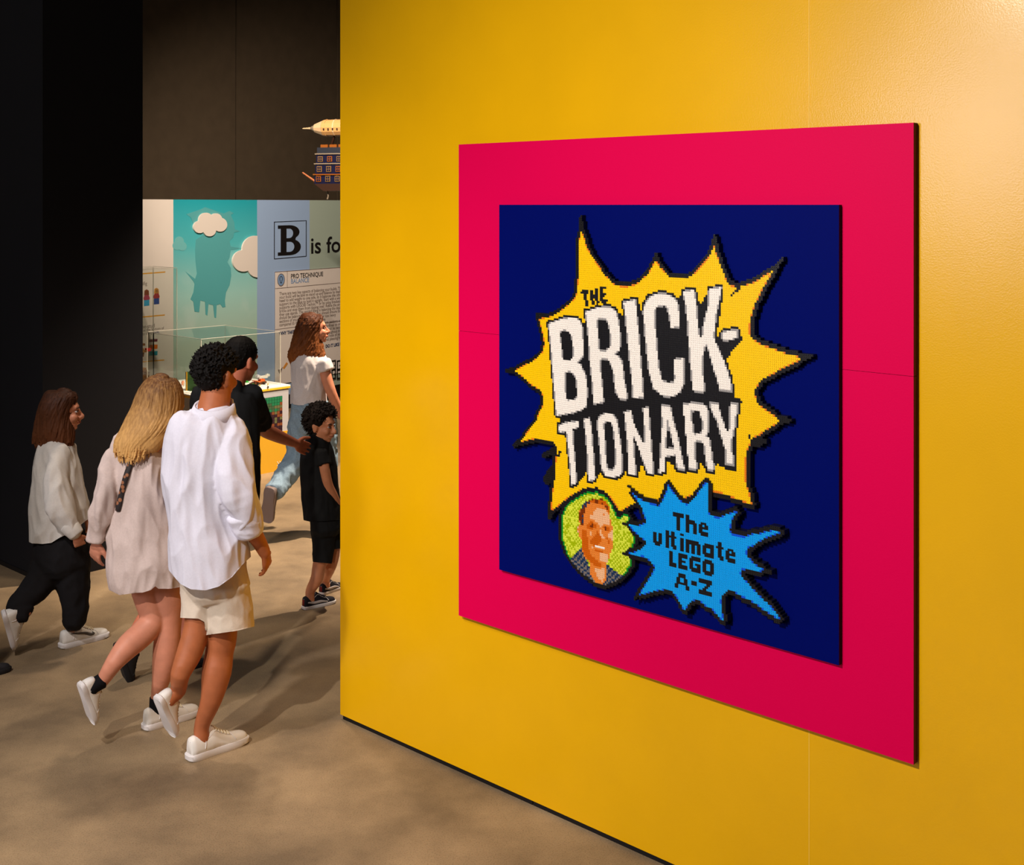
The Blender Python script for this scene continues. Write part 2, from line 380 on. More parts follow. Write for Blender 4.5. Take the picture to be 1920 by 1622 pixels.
letters = [
  [A([(530, 1160), (590, 1145), (650, 1120), (720, 1108), (780, 1112), (825, 1135), (845, 1200), (855, 1330), (858, 1450), (835, 1490), (800, 1530), (840, 1545)]) + CC([(850, 60), (875, 110), (887, 170), (890, 300), (885, 400), (850, 430), (780, 460), (700, 475), (605, 490), (590, 330), (580, 200), (570, 80)]) + A([(555, 1400), (545, 1290)]),
   A([(637, 1240), (680, 1228), (720, 1240), (745, 1280), (760, 1400), (758, 1470), (735, 1500), (690, 1505), (665, 1490), (655, 1400)]), CC([(685, 95), (720, 85), (760, 100), (785, 150), (795, 250), (795, 320), (770, 340), (700, 345), (690, 250)])],
  [A([(870, 1055), (930, 1035), (990, 1015), (1070, 1005), (1120, 1020), (1160, 1055), (1175, 1120), (1195, 1250), (1200, 1370), (1180, 1420), (1140, 1450), (1190, 1470), (1215, 1520)]) + CC([(1225, 100), (1240, 200), (1260, 300), (1262, 345), (1185, 335), (1150, 270), (1130, 100)]) + A([(1115, 1560), (1090, 1500), (1010, 1490), (1015, 1560)]) + CC([(1015, 80), (1030, 200), (1042, 370), (950, 385), (935, 200), (920, 50)]) + A([(910, 1500), (900, 1300), (885, 1150)]),
   A([(980, 1120), (1050, 1120), (1080, 1150), (1100, 1250), (1100, 1380), (1065, 1410), (1000, 1405), (990, 1250)])],
  [A([(1220, 965), (1270, 955), (1340, 940), (1350, 1100), (1370, 1300), (1385, 1500)]) + CC([(1395, 100), (1410, 325), (1310, 330), (1295, 100)]) + A([(1285, 1560), (1270, 1400), (1250, 1200), (1235, 1050)])],
  [A([(1405, 1050), (1420, 980), (1460, 920), (1520, 895), (1590, 878)]) + B([(0, 880), (60, 895), (110, 920), (150, 970), (165, 1060), (170, 1195), (85, 1205), (75, 1100), (50, 1010), (20, 1000), (0, 1005)]) + A([(1560, 1000), (1525, 1020), (1510, 1060), (1520, 1200), (1535, 1400), (1550, 1560)]) + CC([(1560, 80), (1580, 160), (1640, 190)]) + D([(60, 190), (105, 180), (120, 150), (118, 60)]) + B([(115, 1490), (205, 1480)]) + D([(205, 100), (205, 200), (185, 260), (120, 310), (60, 320), (0, 300)]) + CC([(1560, 290), (1500, 240), (1475, 150), (1455, 60)]) + A([(1445, 1500), (1425, 1300)])],
  [B([(195, 870), (240, 858), (300, 850), (312, 900), (330, 1050), (345, 1270), (365, 1290), (378, 1270), (385, 1200), (405, 1100), (430, 1000), (440, 840), (500, 835), (555, 825), (545, 900), (525, 1000), (505, 1100), (490, 1250), (490, 1310), (530, 1400), (580, 1510)]) + D([(620, 100), (645, 200), (655, 265), (540, 255), (520, 180), (480, 60)]) + B([(460, 1500), (425, 1380), (405, 1360), (385, 1450)]) + D([(380, 60), (395, 200), (398, 275), (290, 260), (275, 100)]) + B([(262, 1500), (250, 1300), (235, 1100), (215, 950)])],
  [B([(553, 1260), (580, 1235), (700, 1215), (706, 1290), (640, 1318), (555, 1312)])],
  [CC([(620, 580), (680, 555), (810, 535), (815, 600), (755, 610), (760, 700), (775, 850), (785, 1000), (795, 1110), (740, 1130), (735, 1000), (715, 800), (700, 650), (690, 635), (630, 645)])],
  [CC([(855, 520), (915, 510), (930, 600), (940, 750), (955, 900), (965, 1080), (900, 1095), (895, 950), (885, 780), (870, 620)])],
  [CC([(980, 560), (1000, 490), (1060, 460), (1130, 475), (1165, 520), (1180, 620), (1200, 750), (1215, 900), (1215, 1000), (1190, 1045), (1130, 1062), (1060, 1045), (1020, 980), (1010, 850), (995, 700)]),
   CC([(1042, 560), (1075, 540), (1110, 550), (1130, 620), (1140, 720), (1150, 850), (1150, 950), (1130, 985), (1090, 985), (1070, 950), (1060, 800), (1050, 650)])],
  [CC([(1230, 450), (1295, 440), (1320, 560), (1360, 650), (1400, 730), (1415, 740), (1415, 600), (1405, 415), (1455, 410), (1465, 560), (1480, 720), (1490, 850), (1505, 1020), (1450, 1030), (1410, 920), (1370, 810), (1330, 700), (1315, 680), (1320, 800), (1330, 900), (1345, 1035), (1270, 1030), (1265, 850), (1250, 650)])],
  [CC([(1570, 390)]) + HH([(170, 210), (210, 400), (250, 560), (300, 740), (340, 900), (385, 1130), (420, 1300), (455, 1445), (300, 1420), (275, 1280), (270, 1160), (75, 1175), (65, 1460)]) + CC([(1550, 1022), (1562, 850), (1572, 700), (1578, 550)]),
   HH([(110, 500), (130, 480), (150, 640), (190, 800), (215, 930), (240, 1010), (150, 1020), (75, 1035), (75, 880), (100, 780), (110, 700)])],
  [HH([(415, 165), (530, 170), (580, 140), (700, 150), (800, 170), (855, 215), (885, 290), (895, 500), (890, 720), (850, 790), (920, 840), (935, 950), (960, 1080), (975, 1250), (1000, 1330), (1000, 1460), (885, 1440), (850, 1330), (840, 1200), (815, 1100), (810, 960), (760, 900), (640, 885), (640, 1200), (670, 1300), (675, 1445), (525, 1420), (520, 1200), (490, 1130), (485, 800), (450, 750), (450, 430), (420, 380)]),
   HH([(565, 320), (690, 300), (730, 330), (760, 480), (775, 500), (775, 660), (740, 740), (605, 740), (600, 560), (570, 500)])],
  [HH([(920, 150), (1075, 165), (1110, 280), (1150, 440), (1190, 550), (1220, 640), (1250, 720), (1290, 640), (1300, 210), (1335, 160), (1450, 170), (1450, 330), (1415, 420), (1410, 600), (1375, 650), (1370, 780), (1340, 840), (1335, 1080), (1375, 1150), (1375, 1350), (1220, 1330), (1215, 1050), (1180, 950), (1150, 830), (1115, 740), (1080, 580), (1040, 480), (960, 330), (930, 220)])],
]
letter_back = (A([(560, 1180), (830, 1140), (862, 1165), (890, 1080), (1150, 1060), (1228, 1085), (1250, 970), (1360, 935), (1385, 1050), (1430, 980)]) + B([(60, 900), (150, 935), (200, 870), (310, 850), (360, 1000), (440, 850), (570, 815), (555, 1000), (530, 1150), (510, 1290), (560, 1300), (720, 1210), (745, 1310), (690, 1370), (640, 1430), (605, 1500)])
    + D([(680, 235), (665, 320), (745, 345), (735, 400), (700, 600), (685, 700), (690, 1010), (620, 1000), (560, 960), (505, 925), (500, 1005), (430, 1005), (355, 910), (345, 1005), (250, 1000), (150, 995), (62, 905), (40, 1005)])
    + CC([(1550, 1035), (1505, 1035), (1450, 1040), (1400, 920), (1350, 1050), (1265, 1045), (1250, 980), (1215, 1060), (1130, 1075), (1060, 1060), (1005, 1010), (970, 1095), (895, 1110), (885, 1010), (800, 1125), (740, 1145), (720, 900), (690, 680), (625, 660), (612, 580), (645, 515), (600, 490), (580, 200)]))
bluep = FF([(120, 175), (230, 250), (330, 295), (410, 315), (440, 270), (475, 190), (507, 90), (520, 130), (580, 210), (640, 270), (690, 300), (740, 260), (800, 190), (850, 120), (890, 70), (905, 80), (908, 370), (925, 400), (970, 425), (1025, 435), (1080, 405), (1140, 385), (1205, 365), (1165, 430), (1140, 500), (1130, 570), (1150, 605), (1270, 630), (1340, 605), (1420, 595), (1520, 570), (1600, 565), (1645, 580), (1600, 605), (1520, 630), (1440, 670), (1380, 715), (1310, 745), (1295, 790), (1310, 830), (1350, 875), (1400, 920), (1480, 970), (1440, 985), (1350, 970), (1250, 965), (1235, 1000), (1260, 1050), (1310, 1100), (1380, 1180), (1450, 1250), (1520, 1310), (1590, 1390), (1645, 1455), (1600, 1460), (1510, 1400), (1420, 1335), (1330, 1280), (1250, 1240), (1170, 1190), (1110, 1170), (1060, 1220), (1035, 1280), (1045, 1350), (1065, 1490), (1010, 1440), (950, 1370), (880, 1330), (800, 1270), (740, 1280), (700, 1330), (665, 1390), (630, 1320), (580, 1230), (530, 1180), (460, 1165), (380, 1180), (290, 1205), (200, 1220), (230, 1170), (270, 1110), (310, 1050), (345, 990), (365, 930), (330, 900), (300, 860), (250, 830), (160, 825), (70, 800), (150, 785), (220, 755), (280, 690), (250, 660), (200, 620), (150, 570), (90, 500), (200, 520), (280, 480), (260, 420), (230, 330), (180, 250), (130, 190)])
btips = [FF(p) for p in ([(220, 240), (65, 100), (60, 90), (85, 95), (300, 270)], [(480, 160), (487, 70), (520, 70), (545, 150)], [(830, 130), (885, 30), (910, 30), (912, 200)], [(1120, 380), (1225, 345), (1232, 352), (1180, 440)], [(1500, 560), (1670, 550), (1685, 570), (1500, 645)],
    [(1400, 905), (1560, 985), (1560, 1005), (1400, 995)], [(1560, 1330), (1680, 1460), (1665, 1480), (1540, 1430)], [(1040, 1400), (1085, 1525), (1075, 1535), (990, 1420)], [(640, 1330), (680, 1425), (700, 1400), (720, 1320)], [(260, 1110), (135, 1255), (160, 1268), (320, 1205)], [(180, 770), (10, 800), (10, 815), (180, 830)], [(180, 510), (20, 480), (20, 495), (120, 545)])]
# portrait roundel
r_green = G([(600, 165), (700, 175), (780, 210), (850, 270), (900, 350), (950, 440), (990, 540), (1030, 545), (1070, 490), (1140, 490), (1160, 560), (1150, 610), (1180, 680), (1230, 780), (1250, 870), (1220, 960), (1180, 1020), (1190, 1120), (1195, 1170), (1180, 1240), (1130, 1330), (1080, 1390), (1000, 1440), (930, 1475), (820, 1515), (700, 1500), (600, 1440), (500, 1370), (390, 1260), (300, 1150), (240, 1050), (200, 930), (172, 800), (168, 650), (180, 520), (220, 410), (300, 320), (400, 250), (500, 190)])
r_rim_l = G([(150, 480), (215, 400), (185, 560), (190, 760), (215, 930), (265, 1080), (320, 1160), (280, 1160), (200, 1000), (150, 800)])
r_jack = [G([(300, 1160), (470, 970), (500, 1080), (560, 1200), (600, 1330), (700, 1490), (690, 1540), (500, 1400)]), G([(810, 1220), (850, 1230), (1020, 1370), (1080, 1400), (900, 1530), (760, 1540), (830, 1440)])]
r_face = G([(540, 330), (600, 300), (700, 295), (800, 310), (850, 380), (880, 500), (890, 600), (915, 700), (920, 900), (910, 1000), (870, 1100), (850, 1190), (820, 1240), (780, 1280), (700, 1290), (620, 1220), (530, 1150), (480, 1050), (470, 900), (440, 820), (410, 750), (405, 670), (440, 650), (430, 560), (430, 470), (470, 380)])
r_neck = G([(600, 1180), (800, 1220), (830, 1300), (830, 1450), (770, 1530), (680, 1490), (600, 1390), (590, 1250)])
r_neck_l = G([(660, 1290), (760, 1260), (805, 1250), (800, 1420), (760, 1480), (690, 1400)])
r_hair = G([(440, 450), (470, 380), (540, 310), (620, 270), (760, 275), (830, 320), (868, 390), (868, 480), (840, 440), (790, 350), (660, 335), (560, 340), (515, 420), (500, 540), (490, 690), (450, 640), (430, 560)])
r_hair_red = G([(570, 300), (640, 275), (760, 280), (820, 325), (865, 400), (865, 480), (835, 420), (780, 350), (660, 340)])
r_light = [G([(660, 420), (720, 395), (840, 430), (880, 560), (870, 650), (780, 630), (735, 700), (800, 840), (780, 880), (735, 780), (725, 640), (680, 600), (590, 560), (600, 520)]), G([(720, 1050), (850, 1080), (850, 1190), (780, 1200), (720, 1160)]), G([(850, 780), (915, 720), (918, 900), (850, 840)]), G([(590, 760), (630, 760), (630, 815), (590, 815)]), G([(585, 940), (630, 960), (625, 1000), (590, 990)]), G([(405, 680), (430, 670), (440, 800), (415, 760)])]
r_dark = [G([(470, 700), (525, 720), (565, 860), (560, 960), (600, 1080), (700, 1180), (765, 1230), (740, 1285), (620, 1210), (490, 1080), (470, 900)]), G([(690, 740), (750, 830), (755, 900), (650, 960), (590, 930), (600, 870), (660, 800)]), G([(550, 640), (600, 600), (680, 640), (690, 700), (600, 720), (540, 690)]), G([(775, 650), (860, 680), (880, 730), (800, 750)]), G([(830, 800), (870, 880), (870, 940), (840, 900)])]
r_eye = [G([(580, 650), (630, 630), (650, 670), (620, 700), (580, 680)]), G([(790, 680), (840, 695), (840, 725), (795, 720)])]
r_mouth_d = G([(645, 1000), (800, 1030), (760, 1048), (660, 1022)])
r_teeth = G([(655, 952), (803, 982), (803, 1012), (655, 980)])

def px_of(s, z, t):
    X = W0.x+DW.x*s+NW.x*t; Y = W0.y+DW.y*s+NW.y*t
    return CX+F*X/Y, HY+F*(H-z)/Y
def inside(poly, x, y):
    r = np.zeros(x.shape, bool); n = len(poly)
    xs_ = [p[0] for p in poly]; ys_ = [p[1] for p in poly]
    bb = (x >= min(xs_)) & (x <= max(xs_)) & (y >= min(ys_)) & (y <= max(ys_))
    idx = np.nonzero(bb.ravel())[0]; X = x.ravel()[idx]; Y = y.ravel()[idx]; R = np.zeros(len(idx), bool)
    for i in range(n):
        x0, y0 = poly[i]; x1, y1 = poly[(i+1) % n]
        if y0 == y1: continue
        c = (Y < y0) != (Y < y1)
        R ^= c & (X < (x1-x0)*(Y-y0)/(y1-y0)+x0)
    rr = r.ravel(); rr[idx] = R
    return rr.reshape(x.shape)
SS = 3
def grids(t):
    s = b0+(np.arange(NG*SS)+0.5)*pitch/SS; z = bz1-(np.arange(NV*SS)+0.5)*pz/SS
    return px_of(s[None, :]+0*z[:, None], z[:, None]+0*s[None, :], t)
def cov(mask): return mask.reshape(NV, SS, NG, SS).mean(axis=(1, 3))
def union(polys, gx, gy):
    m = np.zeros(gx.shape, bool)
    for p in polys: m |= inside(p, gx, gy)
    return m
def letters_mask(L, gx, gy):
    m = np.zeros(gx.shape, bool)
    for l in L:
        k = inside(l[0], gx, gy)
        for h in l[1:]: k &= ~inside(h, gx, gy)
        m |= k
    return m
def dilate(m, r):
    o = m.copy(); R = int(math.ceil(r))
    for dy in range(-R, R+1):
        for dx in range(-R, R+1):
            if dx*dx+dy*dy <= r*r and (dx or dy):
                q = np.zeros_like(m)
                ys, yd = (slice(max(0, -dy), NV-max(0, dy)), slice(max(0, dy), NV-max(0, -dy)))
                xs2, xd = (slice(max(0, -dx), NG-max(0, dx)), slice(max(0, dx), NG-max(0, -dx)))
                q[yd, xd] = m[ys, xs2]; o |= q
    return o
def plastic(name, rgb): return mat(name, rgb, rough=0.28, spec=0.5, srgb=False)
MZ = {'yellow': plastic('brick_yellow', (0.95, 0.60, 0.0)), 'orange': plastic('brick_orange', (0.80, 0.22, 0.01)), 'black': plastic('brick_black', (0.008, 0.0075, 0.009)),
      'white': plastic('brick_white', (0.93, 0.87, 0.80)), 'grey': plastic('brick_pale_grey', (0.36, 0.34, 0.33)), 'blue': plastic('brick_azure', (0.0, 0.36, 0.88)), 'blue2': plastic('brick_blue', (0.0, 0.09, 0.72)),
      'lime': plastic('brick_lime', (0.40, 0.52, 0.0)), 'lime2': plastic('brick_pale_lime', (0.72, 0.80, 0.06)), 'green': plastic('brick_green', (0.0, 0.28, 0.02)),
      'skin': plastic('brick_apricot', (0.80, 0.24, 0.03)), 'light': plastic('brick_peach', (0.86, 0.50, 0.27)), 'tan': plastic('brick_burnt_orange', (0.62, 0.12, 0.0)), 'brown': plastic('brick_brown', (0.20, 0.03, 0.0)), 'navy': plastic('brick_slate', (0.01, 0.035, 0.10)), 'stone': plastic('brick_stone', (0.20, 0.17, 0.15))}
NAMES = list(MZ)
def cells_obj(name, cells, t, allmask, parent, tbase=TB):
    """cells: {(row, col): colour}; one plate and one round stud per cell"""
    V, Fc, MI = [], [], []
    cs = [(math.cos(2*math.pi*k/8+0.39), math.sin(2*math.pi*k/8+0.39)) for k in range(8)]
    rs, hs = pitch*0.31, pitch*0.21
    used = sorted({c for c in cells.values()}, key=NAMES.index); look = {c: i for i, c in enumerate(used)}
    DWt, NWt = np.array(DW), np.array(NW); U = np.array((0, 0, 1.0)); O = np.array(W0)
    g = pitch*0.012
    for (j, i), c in cells.items():
        mi = look[c]
        sA, sB = b0+i*pitch+g, b0+(i+1)*pitch-g; zA, zB = bz1-(j+1)*pz+g, bz1-j*pz-g
        n = len(V)
        for s_, z_ in ((sA, zA), (sB, zA), (sB, zB), (sA, zB)): V.append((s_, z_, t))
        Fc.append((n, n+1, n+2, n+3)); MI.append(mi)
        for (dj, di, e) in ((0, 1, (1, 2)), (0, -1, (3, 0)), (1, 0, (0, 1)), (-1, 0, (2, 3))):
            jj, ii = j+dj, i+di
            if not (0 <= jj < NV and 0 <= ii < NG and allmask[jj, ii]):
                m_ = len(V); a_, b_ = V[n+e[0]], V[n+e[1]]
                V.append((a_[0], a_[1], tbase)); V.append((b_[0], b_[1], tbase))
                Fc.append((n+e[1], n+e[0], m_, m_+1)); MI.append(mi)
        sc_, zc = (sA+sB)/2, (zA+zB)/2; m_ = len(V)
        for cx, cz in cs: V.append((sc_+cx*rs, zc+cz*rs, t))
        for cx, cz in cs: V.append((sc_+cx*rs, zc+cz*rs, t+hs))
        for k in range(8): Fc.append((m_+k, m_+(k+1) % 8, m_+8+(k+1) % 8, m_+8+k)); MI.append(mi)
        Fc.append(tuple(m_+8+k for k in range(8))); MI.append(mi)
    Va = np.array(V); Wd = O+Va[:, :1]*DWt+Va[:, 1:2]*U+Va[:, 2:3]*NWt
    me = bpy.data.meshes.new(name); me.from_pydata(Wd.tolist(), [], Fc)
    o = link_mesh(name, me, [MZ[c] for c in used], parent)
    me.polygons.foreach_set('material_index', MI); me.update()
    o['kind'] = 'stuff'
    return o
T1, T2 = TB+0.024, TB+0.031
def cell_of(px, py, t):
    s, z = wall_sz(px, py, t); return int(round((bz1-z)/pz)), int(round((s-b0)/pitch))
def stamp(m, row, col, bits):
    for j, line_ in enumerate(bits.split('/')):
        for i, ch in enumerate(line_):
            if ch == '1': m[row+j, col+i] = True
gx, gy = grids(T1)
cy = cov(inside(yellow, gx, gy)); cw = cov(letters_mask(letters, gx, gy)); cbk = cov(inside(letter_back, gx, gy)); cthe = np.zeros((NV, NG))
stamp(cthe, *cell_of(1088.9, 534.7, T1), '0000000000001111/0000000001101100/0111101101101100/1111101101101111/0011001111101110/0011001111101100/00110011011011111/0001100110110111/00011001101/00011')
cov_sp = cov(union(spurs, gx, gy)); ctip = cov(union(ytips, gx, gy)); cgr = cov(inside(r_green, gx, gy))
my = cy > 0.5
mask1 = dilate(my, 2.05) | (ctip > 0.45) | (cov_sp > 0.4)
round_in = cgr > 0.5; round_out = dilate(round_in, 2.05)
black_txt = (dilate(cw > 0.5, 1.5) | (cbk > 0.5)) & (mask1)
burst, outline, white_, the_, portrait = {}, {}, {}, {}, {}
rc = {k: cov(union(v, gx, gy)) > 0.45 for k, v in dict(jack=r_jack, face=[r_face], neck=[r_neck], neckl=[r_neck_l], hair=[r_hair], hairr=[r_hair_red], light=r_light, dark=r_dark, eye=r_eye, md=[r_mouth_d], teeth=[r_teeth], rim=[r_rim_l]).items()}
rnd = random.Random(3)
edge_in = round_in & dilate(~round_in, 1.0)
for j in range(NV):
    for i in range(NG):
        if round_in[j, i]:
            c = 'lime2' if ((i+j) % 2 and rnd.random() < 0.8) or rnd.random() < 0.25 else 'lime'
            if edge_in[j, i]: c = 'green'
            if rc['jack'][j, i]: c = 'stone' if ((i+j) % 3 == 0 or (i*2+j) % 5 == 0) else 'navy'
            if rc['neck'][j, i]: c = 'skin'
            if rc['neckl'][j, i]: c = 'light'
            if rc['face'][j, i]: c = 'skin'
            if rc['dark'][j, i]: c = 'tan'
            if rc['light'][j, i]: c = 'light' if rnd.random() < 0.92 else 'skin'
            if rc['hair'][j, i]: c = 'brown' if rnd.random() < 0.6 else 'navy'
            if rc['hairr'][j, i]: c = 'tan' if rnd.random() < 0.6 else 'brown'
            if rc['eye'][j, i]: c = 'brown'
            if rc['md'][j, i]: c = 'tan'
            if rc['teeth'][j, i]: c = 'white'
            portrait[j, i] = c
        elif round_out[j, i]:
            portrait[j, i] = 'black'
        elif mask1[j, i]:
            if cthe[j, i] > 0.5: the_[j, i] = 'black'
            elif black_txt[j, i]:
                w = cw[j, i]
                white_[j, i] = 'white' if w > 0.7 else ('grey' if w > 0.3 else 'black')
            elif cov_sp[j, i] > 0.4: outline[j, i] = 'black'
            elif cy[j, i] > 0.8: burst[j, i] = 'yellow'
            elif my[j, i]: burst[j, i] = 'orange'
            else: outline[j, i] = 'black'
full1 = mask1 | round_out
tag(cells_obj('yellow_starburst', burst, T1, full1, sign), 'yellow studded starburst')
tag(cells_obj('starburst_outline', outline, T1, full1, sign), 'black studded outline of the yellow starburst')
tag(cells_obj('title_lettering', white_, T1, full1, sign), 'white studded title lettering on black')
tag(cells_obj('small_lettering', the_, T1, full1, sign), 'small black word in studs above the title')
tag(cells_obj('portrait_roundel', portrait, T1, full1, sign), 'round lime green portrait in studs')
gx, gy = grids(T2)
cb = cov(inside(bluep, gx, gy)); ct = np.zeros((NV, NG)); cbt = cov(union(btips, gx, gy))

GL = dict(T='111111/111111/001100/001100/001100/001100/001100/001100', h='110000/110000/111110/111111/110011/110011/110011/110011', e='01110/11011/11111/11000/11111/01111', u='11011/11011/11011/11011/11111/01110',
    l='11/11/11/11/11/11/11/11', t='0110/0110/1111/0110/0110/0110/0111/0011', i='11/00/11/11/11/11/11/11', m='11111110/11111111/11011011/11011011/11011011/11011011', a='011111/111111/110011/110011/111111/011111',
    L='1100/1100/1100/1100/1100/1111/1111', E='11111/11111/11000/11110/11000/11111/11111', G='011111/111111/110000/110111/110011/111111/011111', O='011110/111111/110011/110011/110011/111111/011110',
    A='00111100/00111100/01100110/01100110/01111110/11000011/11000011', Z='1111111/1111111/0000110/0001100/0011000/1111111/1111111', H='111/111')
for ref, items in (((540, 372), (('T', 540, 372, 0), ('h', 675, 400, 0), ('e', 812, 452, 2))),
    ((468, 555), (('u', 356, 560, 2), ('l', 468, 555, 0), ('t', 521, 570, 0), ('i', 620, 590, 0), ('m', 677, 630, 2), ('a', 850, 670, 2), ('t', 985, 678, 0), ('e', 1090, 720, 2))),
    ((508, 772), (('L', 508, 770, 0), ('E', 602, 800, 0), ('G', 717, 818, 0), ('O', 850, 850, 0))),
    ((813, 1048), (('A', 570, 1000, 0), ('H', 738, 1072, 2), ('Z', 815, 1045, 0)))):
    r0 = cell_of(*FF([ref])[0], T2)[0]
    for g_, x_, y_, dr in items: stamp(ct, r0+dr, cell_of(*FF([(x_, y_)])[0], T2)[1], GL[g_])
mb = cb > 0.5; mask2 = dilate(mb, 2.05) | (cbt > 0.45)
bl, blo, blt = {}, {}, {}
for j in range(NV):
    for i in range(NG):
        if mask2[j, i]:
            if mb[j, i]:
                if ct[j, i] > 0.5: blt[j, i] = 'black'
                else: bl[j, i] = 'blue' if cb[j, i] > 0.8 else 'blue2'
            else: blo[j, i] = 'black'
tag(cells_obj('blue_starburst', bl, T2, mask2, sign), 'azure blue studded starburst')
tag(cells_obj('blue_starburst_outline', blo, T2, mask2, sign), 'black studded outline of the blue starburst')
tag(cells_obj('blue_starburst_lettering', blt, T2, mask2, sign), 'black studded lettering on the blue starburst')

# ------------------------------------------------------------------ flat print: letters and shapes on the exhibition wall
def text_obj(name, body, size, m, parent, M, bold=0.0, spacing=1.0, line=1.0, align='LEFT'):
    cu = bpy.data.curves.new(name, 'FONT'); cu.body = body; cu.size = size; cu.offset = bold; cu.space_character = spacing; cu.space_line = line
    cu.align_x = align; cu.resolution_u = 3; cu.extrude = 0.0004
    o = bpy.data.objects.new('tmp', cu); C.objects.link(o)
    dg = bpy.context.evaluated_depsgraph_get()
    me = bpy.data.meshes.new_from_object(o.evaluated_get(dg)); bpy.data.objects.remove(o)
    me.transform(M)
    return link_mesh(name, me, m, parent)
def shape_obj(name, loops, m, parent, M, thick=0.001, res=None):
    """loops of 2D points (holes as further loops) filled and given a thickness"""
    cu = bpy.data.curves.new(name, 'CURVE'); cu.dimensions = '2D'; cu.fill_mode = 'BOTH'; cu.extrude = thick/2
    for lp in loops:
        s = cu.splines.new('POLY'); s.points.add(len(lp)-1); s.use_cyclic_u = True
        for p, q in zip(s.points, lp): p.co = (q[0], q[1], 0, 1)
    o = bpy.data.objects.new('tmp', cu); C.objects.link(o)
    dg = bpy.context.evaluated_depsgraph_get()
    me = bpy.data.meshes.new_from_object(o.evaluated_get(dg)); bpy.data.objects.remove(o)
    me.transform(M)
    return link_mesh(name, me, m, parent)
def ex_frame(px, py, off):
    return frame(ex_p(px, py, off), EX, UP, NE)
def ex_uv(px, py, px0, py0, off=0.0):
    p = ex_p(px, py, off)-ex_p(px0, py0, off)
    return (p.dot(EX), p.z)
INK = mat('black_print', (18, 14, 14), rough=0.6)
INKB = mat('blue_print', (120, 150, 190), rough=0.6)
INKG = mat('grey_print', (112, 98, 90), rough=0.6)
INKN = mat('dark_blue_print', (30, 50, 90), rough=0.6)
GOLD = mat('mustard_print', (225, 160, 30), rough=0.6)
# boxed capital B
def q(pts, px0, py0): return [ex_uv(x, y, px0, py0) for x, y in pts]
Zb = crop(240, 360, 4.571)
bx = Zb([(1252, 255), (1530, 243), (1530, 553), (1252, 577)]); bi = Zb([(1257, 260), (1525, 248), (1525, 548), (1257, 571)])
o0 = bx[0]
shape_obj('letter_frame', [q(bx, *o0), q(bi, *o0)], INK, gb, ex_frame(*o0, 0.002), 0.003)
def arc(cx, cy, rx, ry, a0, a1, n=10): return [(cx+rx*math.cos(math.radians(a0+(a1-a0)*k/n)), cy+ry*math.sin(math.radians(a0+(a1-a0)*k/n))) for k in range(n+1)]
Bout = [(0, 0), (0.52, 0)] + arc(0.52, 0.27, 0.46, 0.27, -90, 60) + [(0.74, 0.53)] + arc(0.50, 0.77, 0.42, 0.23, -50, 90) + [(0, 1), (0, 0.89), (0.12, 0.89), (0.12, 0.11), (0, 0.11)]
Bh1 = [(0.36, 0.11)] + arc(0.50, 0.28, 0.20, 0.17, -90, 90) + [(0.36, 0.45)]
Bh2 = [(0.36, 0.57)] + arc(0.48, 0.73, 0.17, 0.16, -90, 90) + [(0.36, 0.89)]
c0 = Zb([(1285, 547)])[0]; wB = ex_uv(*Zb([(1485, 530)])[0], *c0)[0]; hB = ex_uv(*Zb([(1285, 287)])[0], *c0)[1]
shape_obj('capital_letter', [[(x*wB, y*hB) for x, y in l] for l in (Bout, Bh1, Bh2)], INK, gb, ex_frame(*c0, 0.002), 0.003)
t0 = Zb([(1562, 527)])[0]
text_obj('heading_text', 'is for', 0.285, INK, gg, frame(ex_p(*t0, 0.003), EX*1.25, UP, NE), bold=0.004, spacing=1.0)
# clouds, cut out of board and standing proud of the print
def cloud(circles, px0, py0, clip=None, thick=0.02, m=None, name='cloud_cutout', off=0.012):
    bm = bmesh.new(); n = 140
    pts = []
    cx = sum(c[0] for c in circles)/len(circles); cy = sum(c[1] for c in circles)/len(circles)
    for k in range(n):
        a = 2*math.pi*k/n; dx, dy = math.cos(a), math.sin(a); best = 0
        for (x, y, r) in circles:
            ox, oy = cx-x, cy-y; b_ = ox*dx+oy*dy; c_ = ox*ox+oy*oy-r*r; dsc = b_*b_-c_
            if dsc > 0: best = max(best, -b_+math.sqrt(dsc))
        X, Y = cx+dx*best, cy+dy*best
        if clip: X = min(X, clip)
        pts.append((X, Y))
    return shape_obj(name, [[ex_uv(x, y, px0, py0) for x, y in pts]], m or CLW, gt, ex_frame(px0, py0, off), thick)
CLW = mat('cream_cloud_board', (0.74, 0.68, 0.62), rough=0.6, srgb=False)
c1 = [(x, y, r/4.571) for (x, y), r in zip(Zb([(665, 240), (750, 235), (610, 300), (695, 325), (785, 280), (700, 280)]), (62, 52, 52, 55, 60, 60))]
cloud(c1, *Zb([(700, 280)])[0])
c2 = [(x, y, r/4.571) for (x, y), r in zip(Zb([(1090, 490), (985, 590), (1110, 640), (1060, 560)]), (115, 92, 92, 95))]
cloud(c2, *Zb([(1060, 560)])[0], clip=481.6)
for (cc, nm) in ((Zb([(440, 420), (420, 460), (465, 465)]), 'printed_cloud'),):
    cloud([(x, y, 38/4.571) for x, y in cc], *cc[0], thick=0.002, m=mat('pale_teal_print', (0.16, 0.50, 0.52), srgb=False), name=nm, off=0.002)
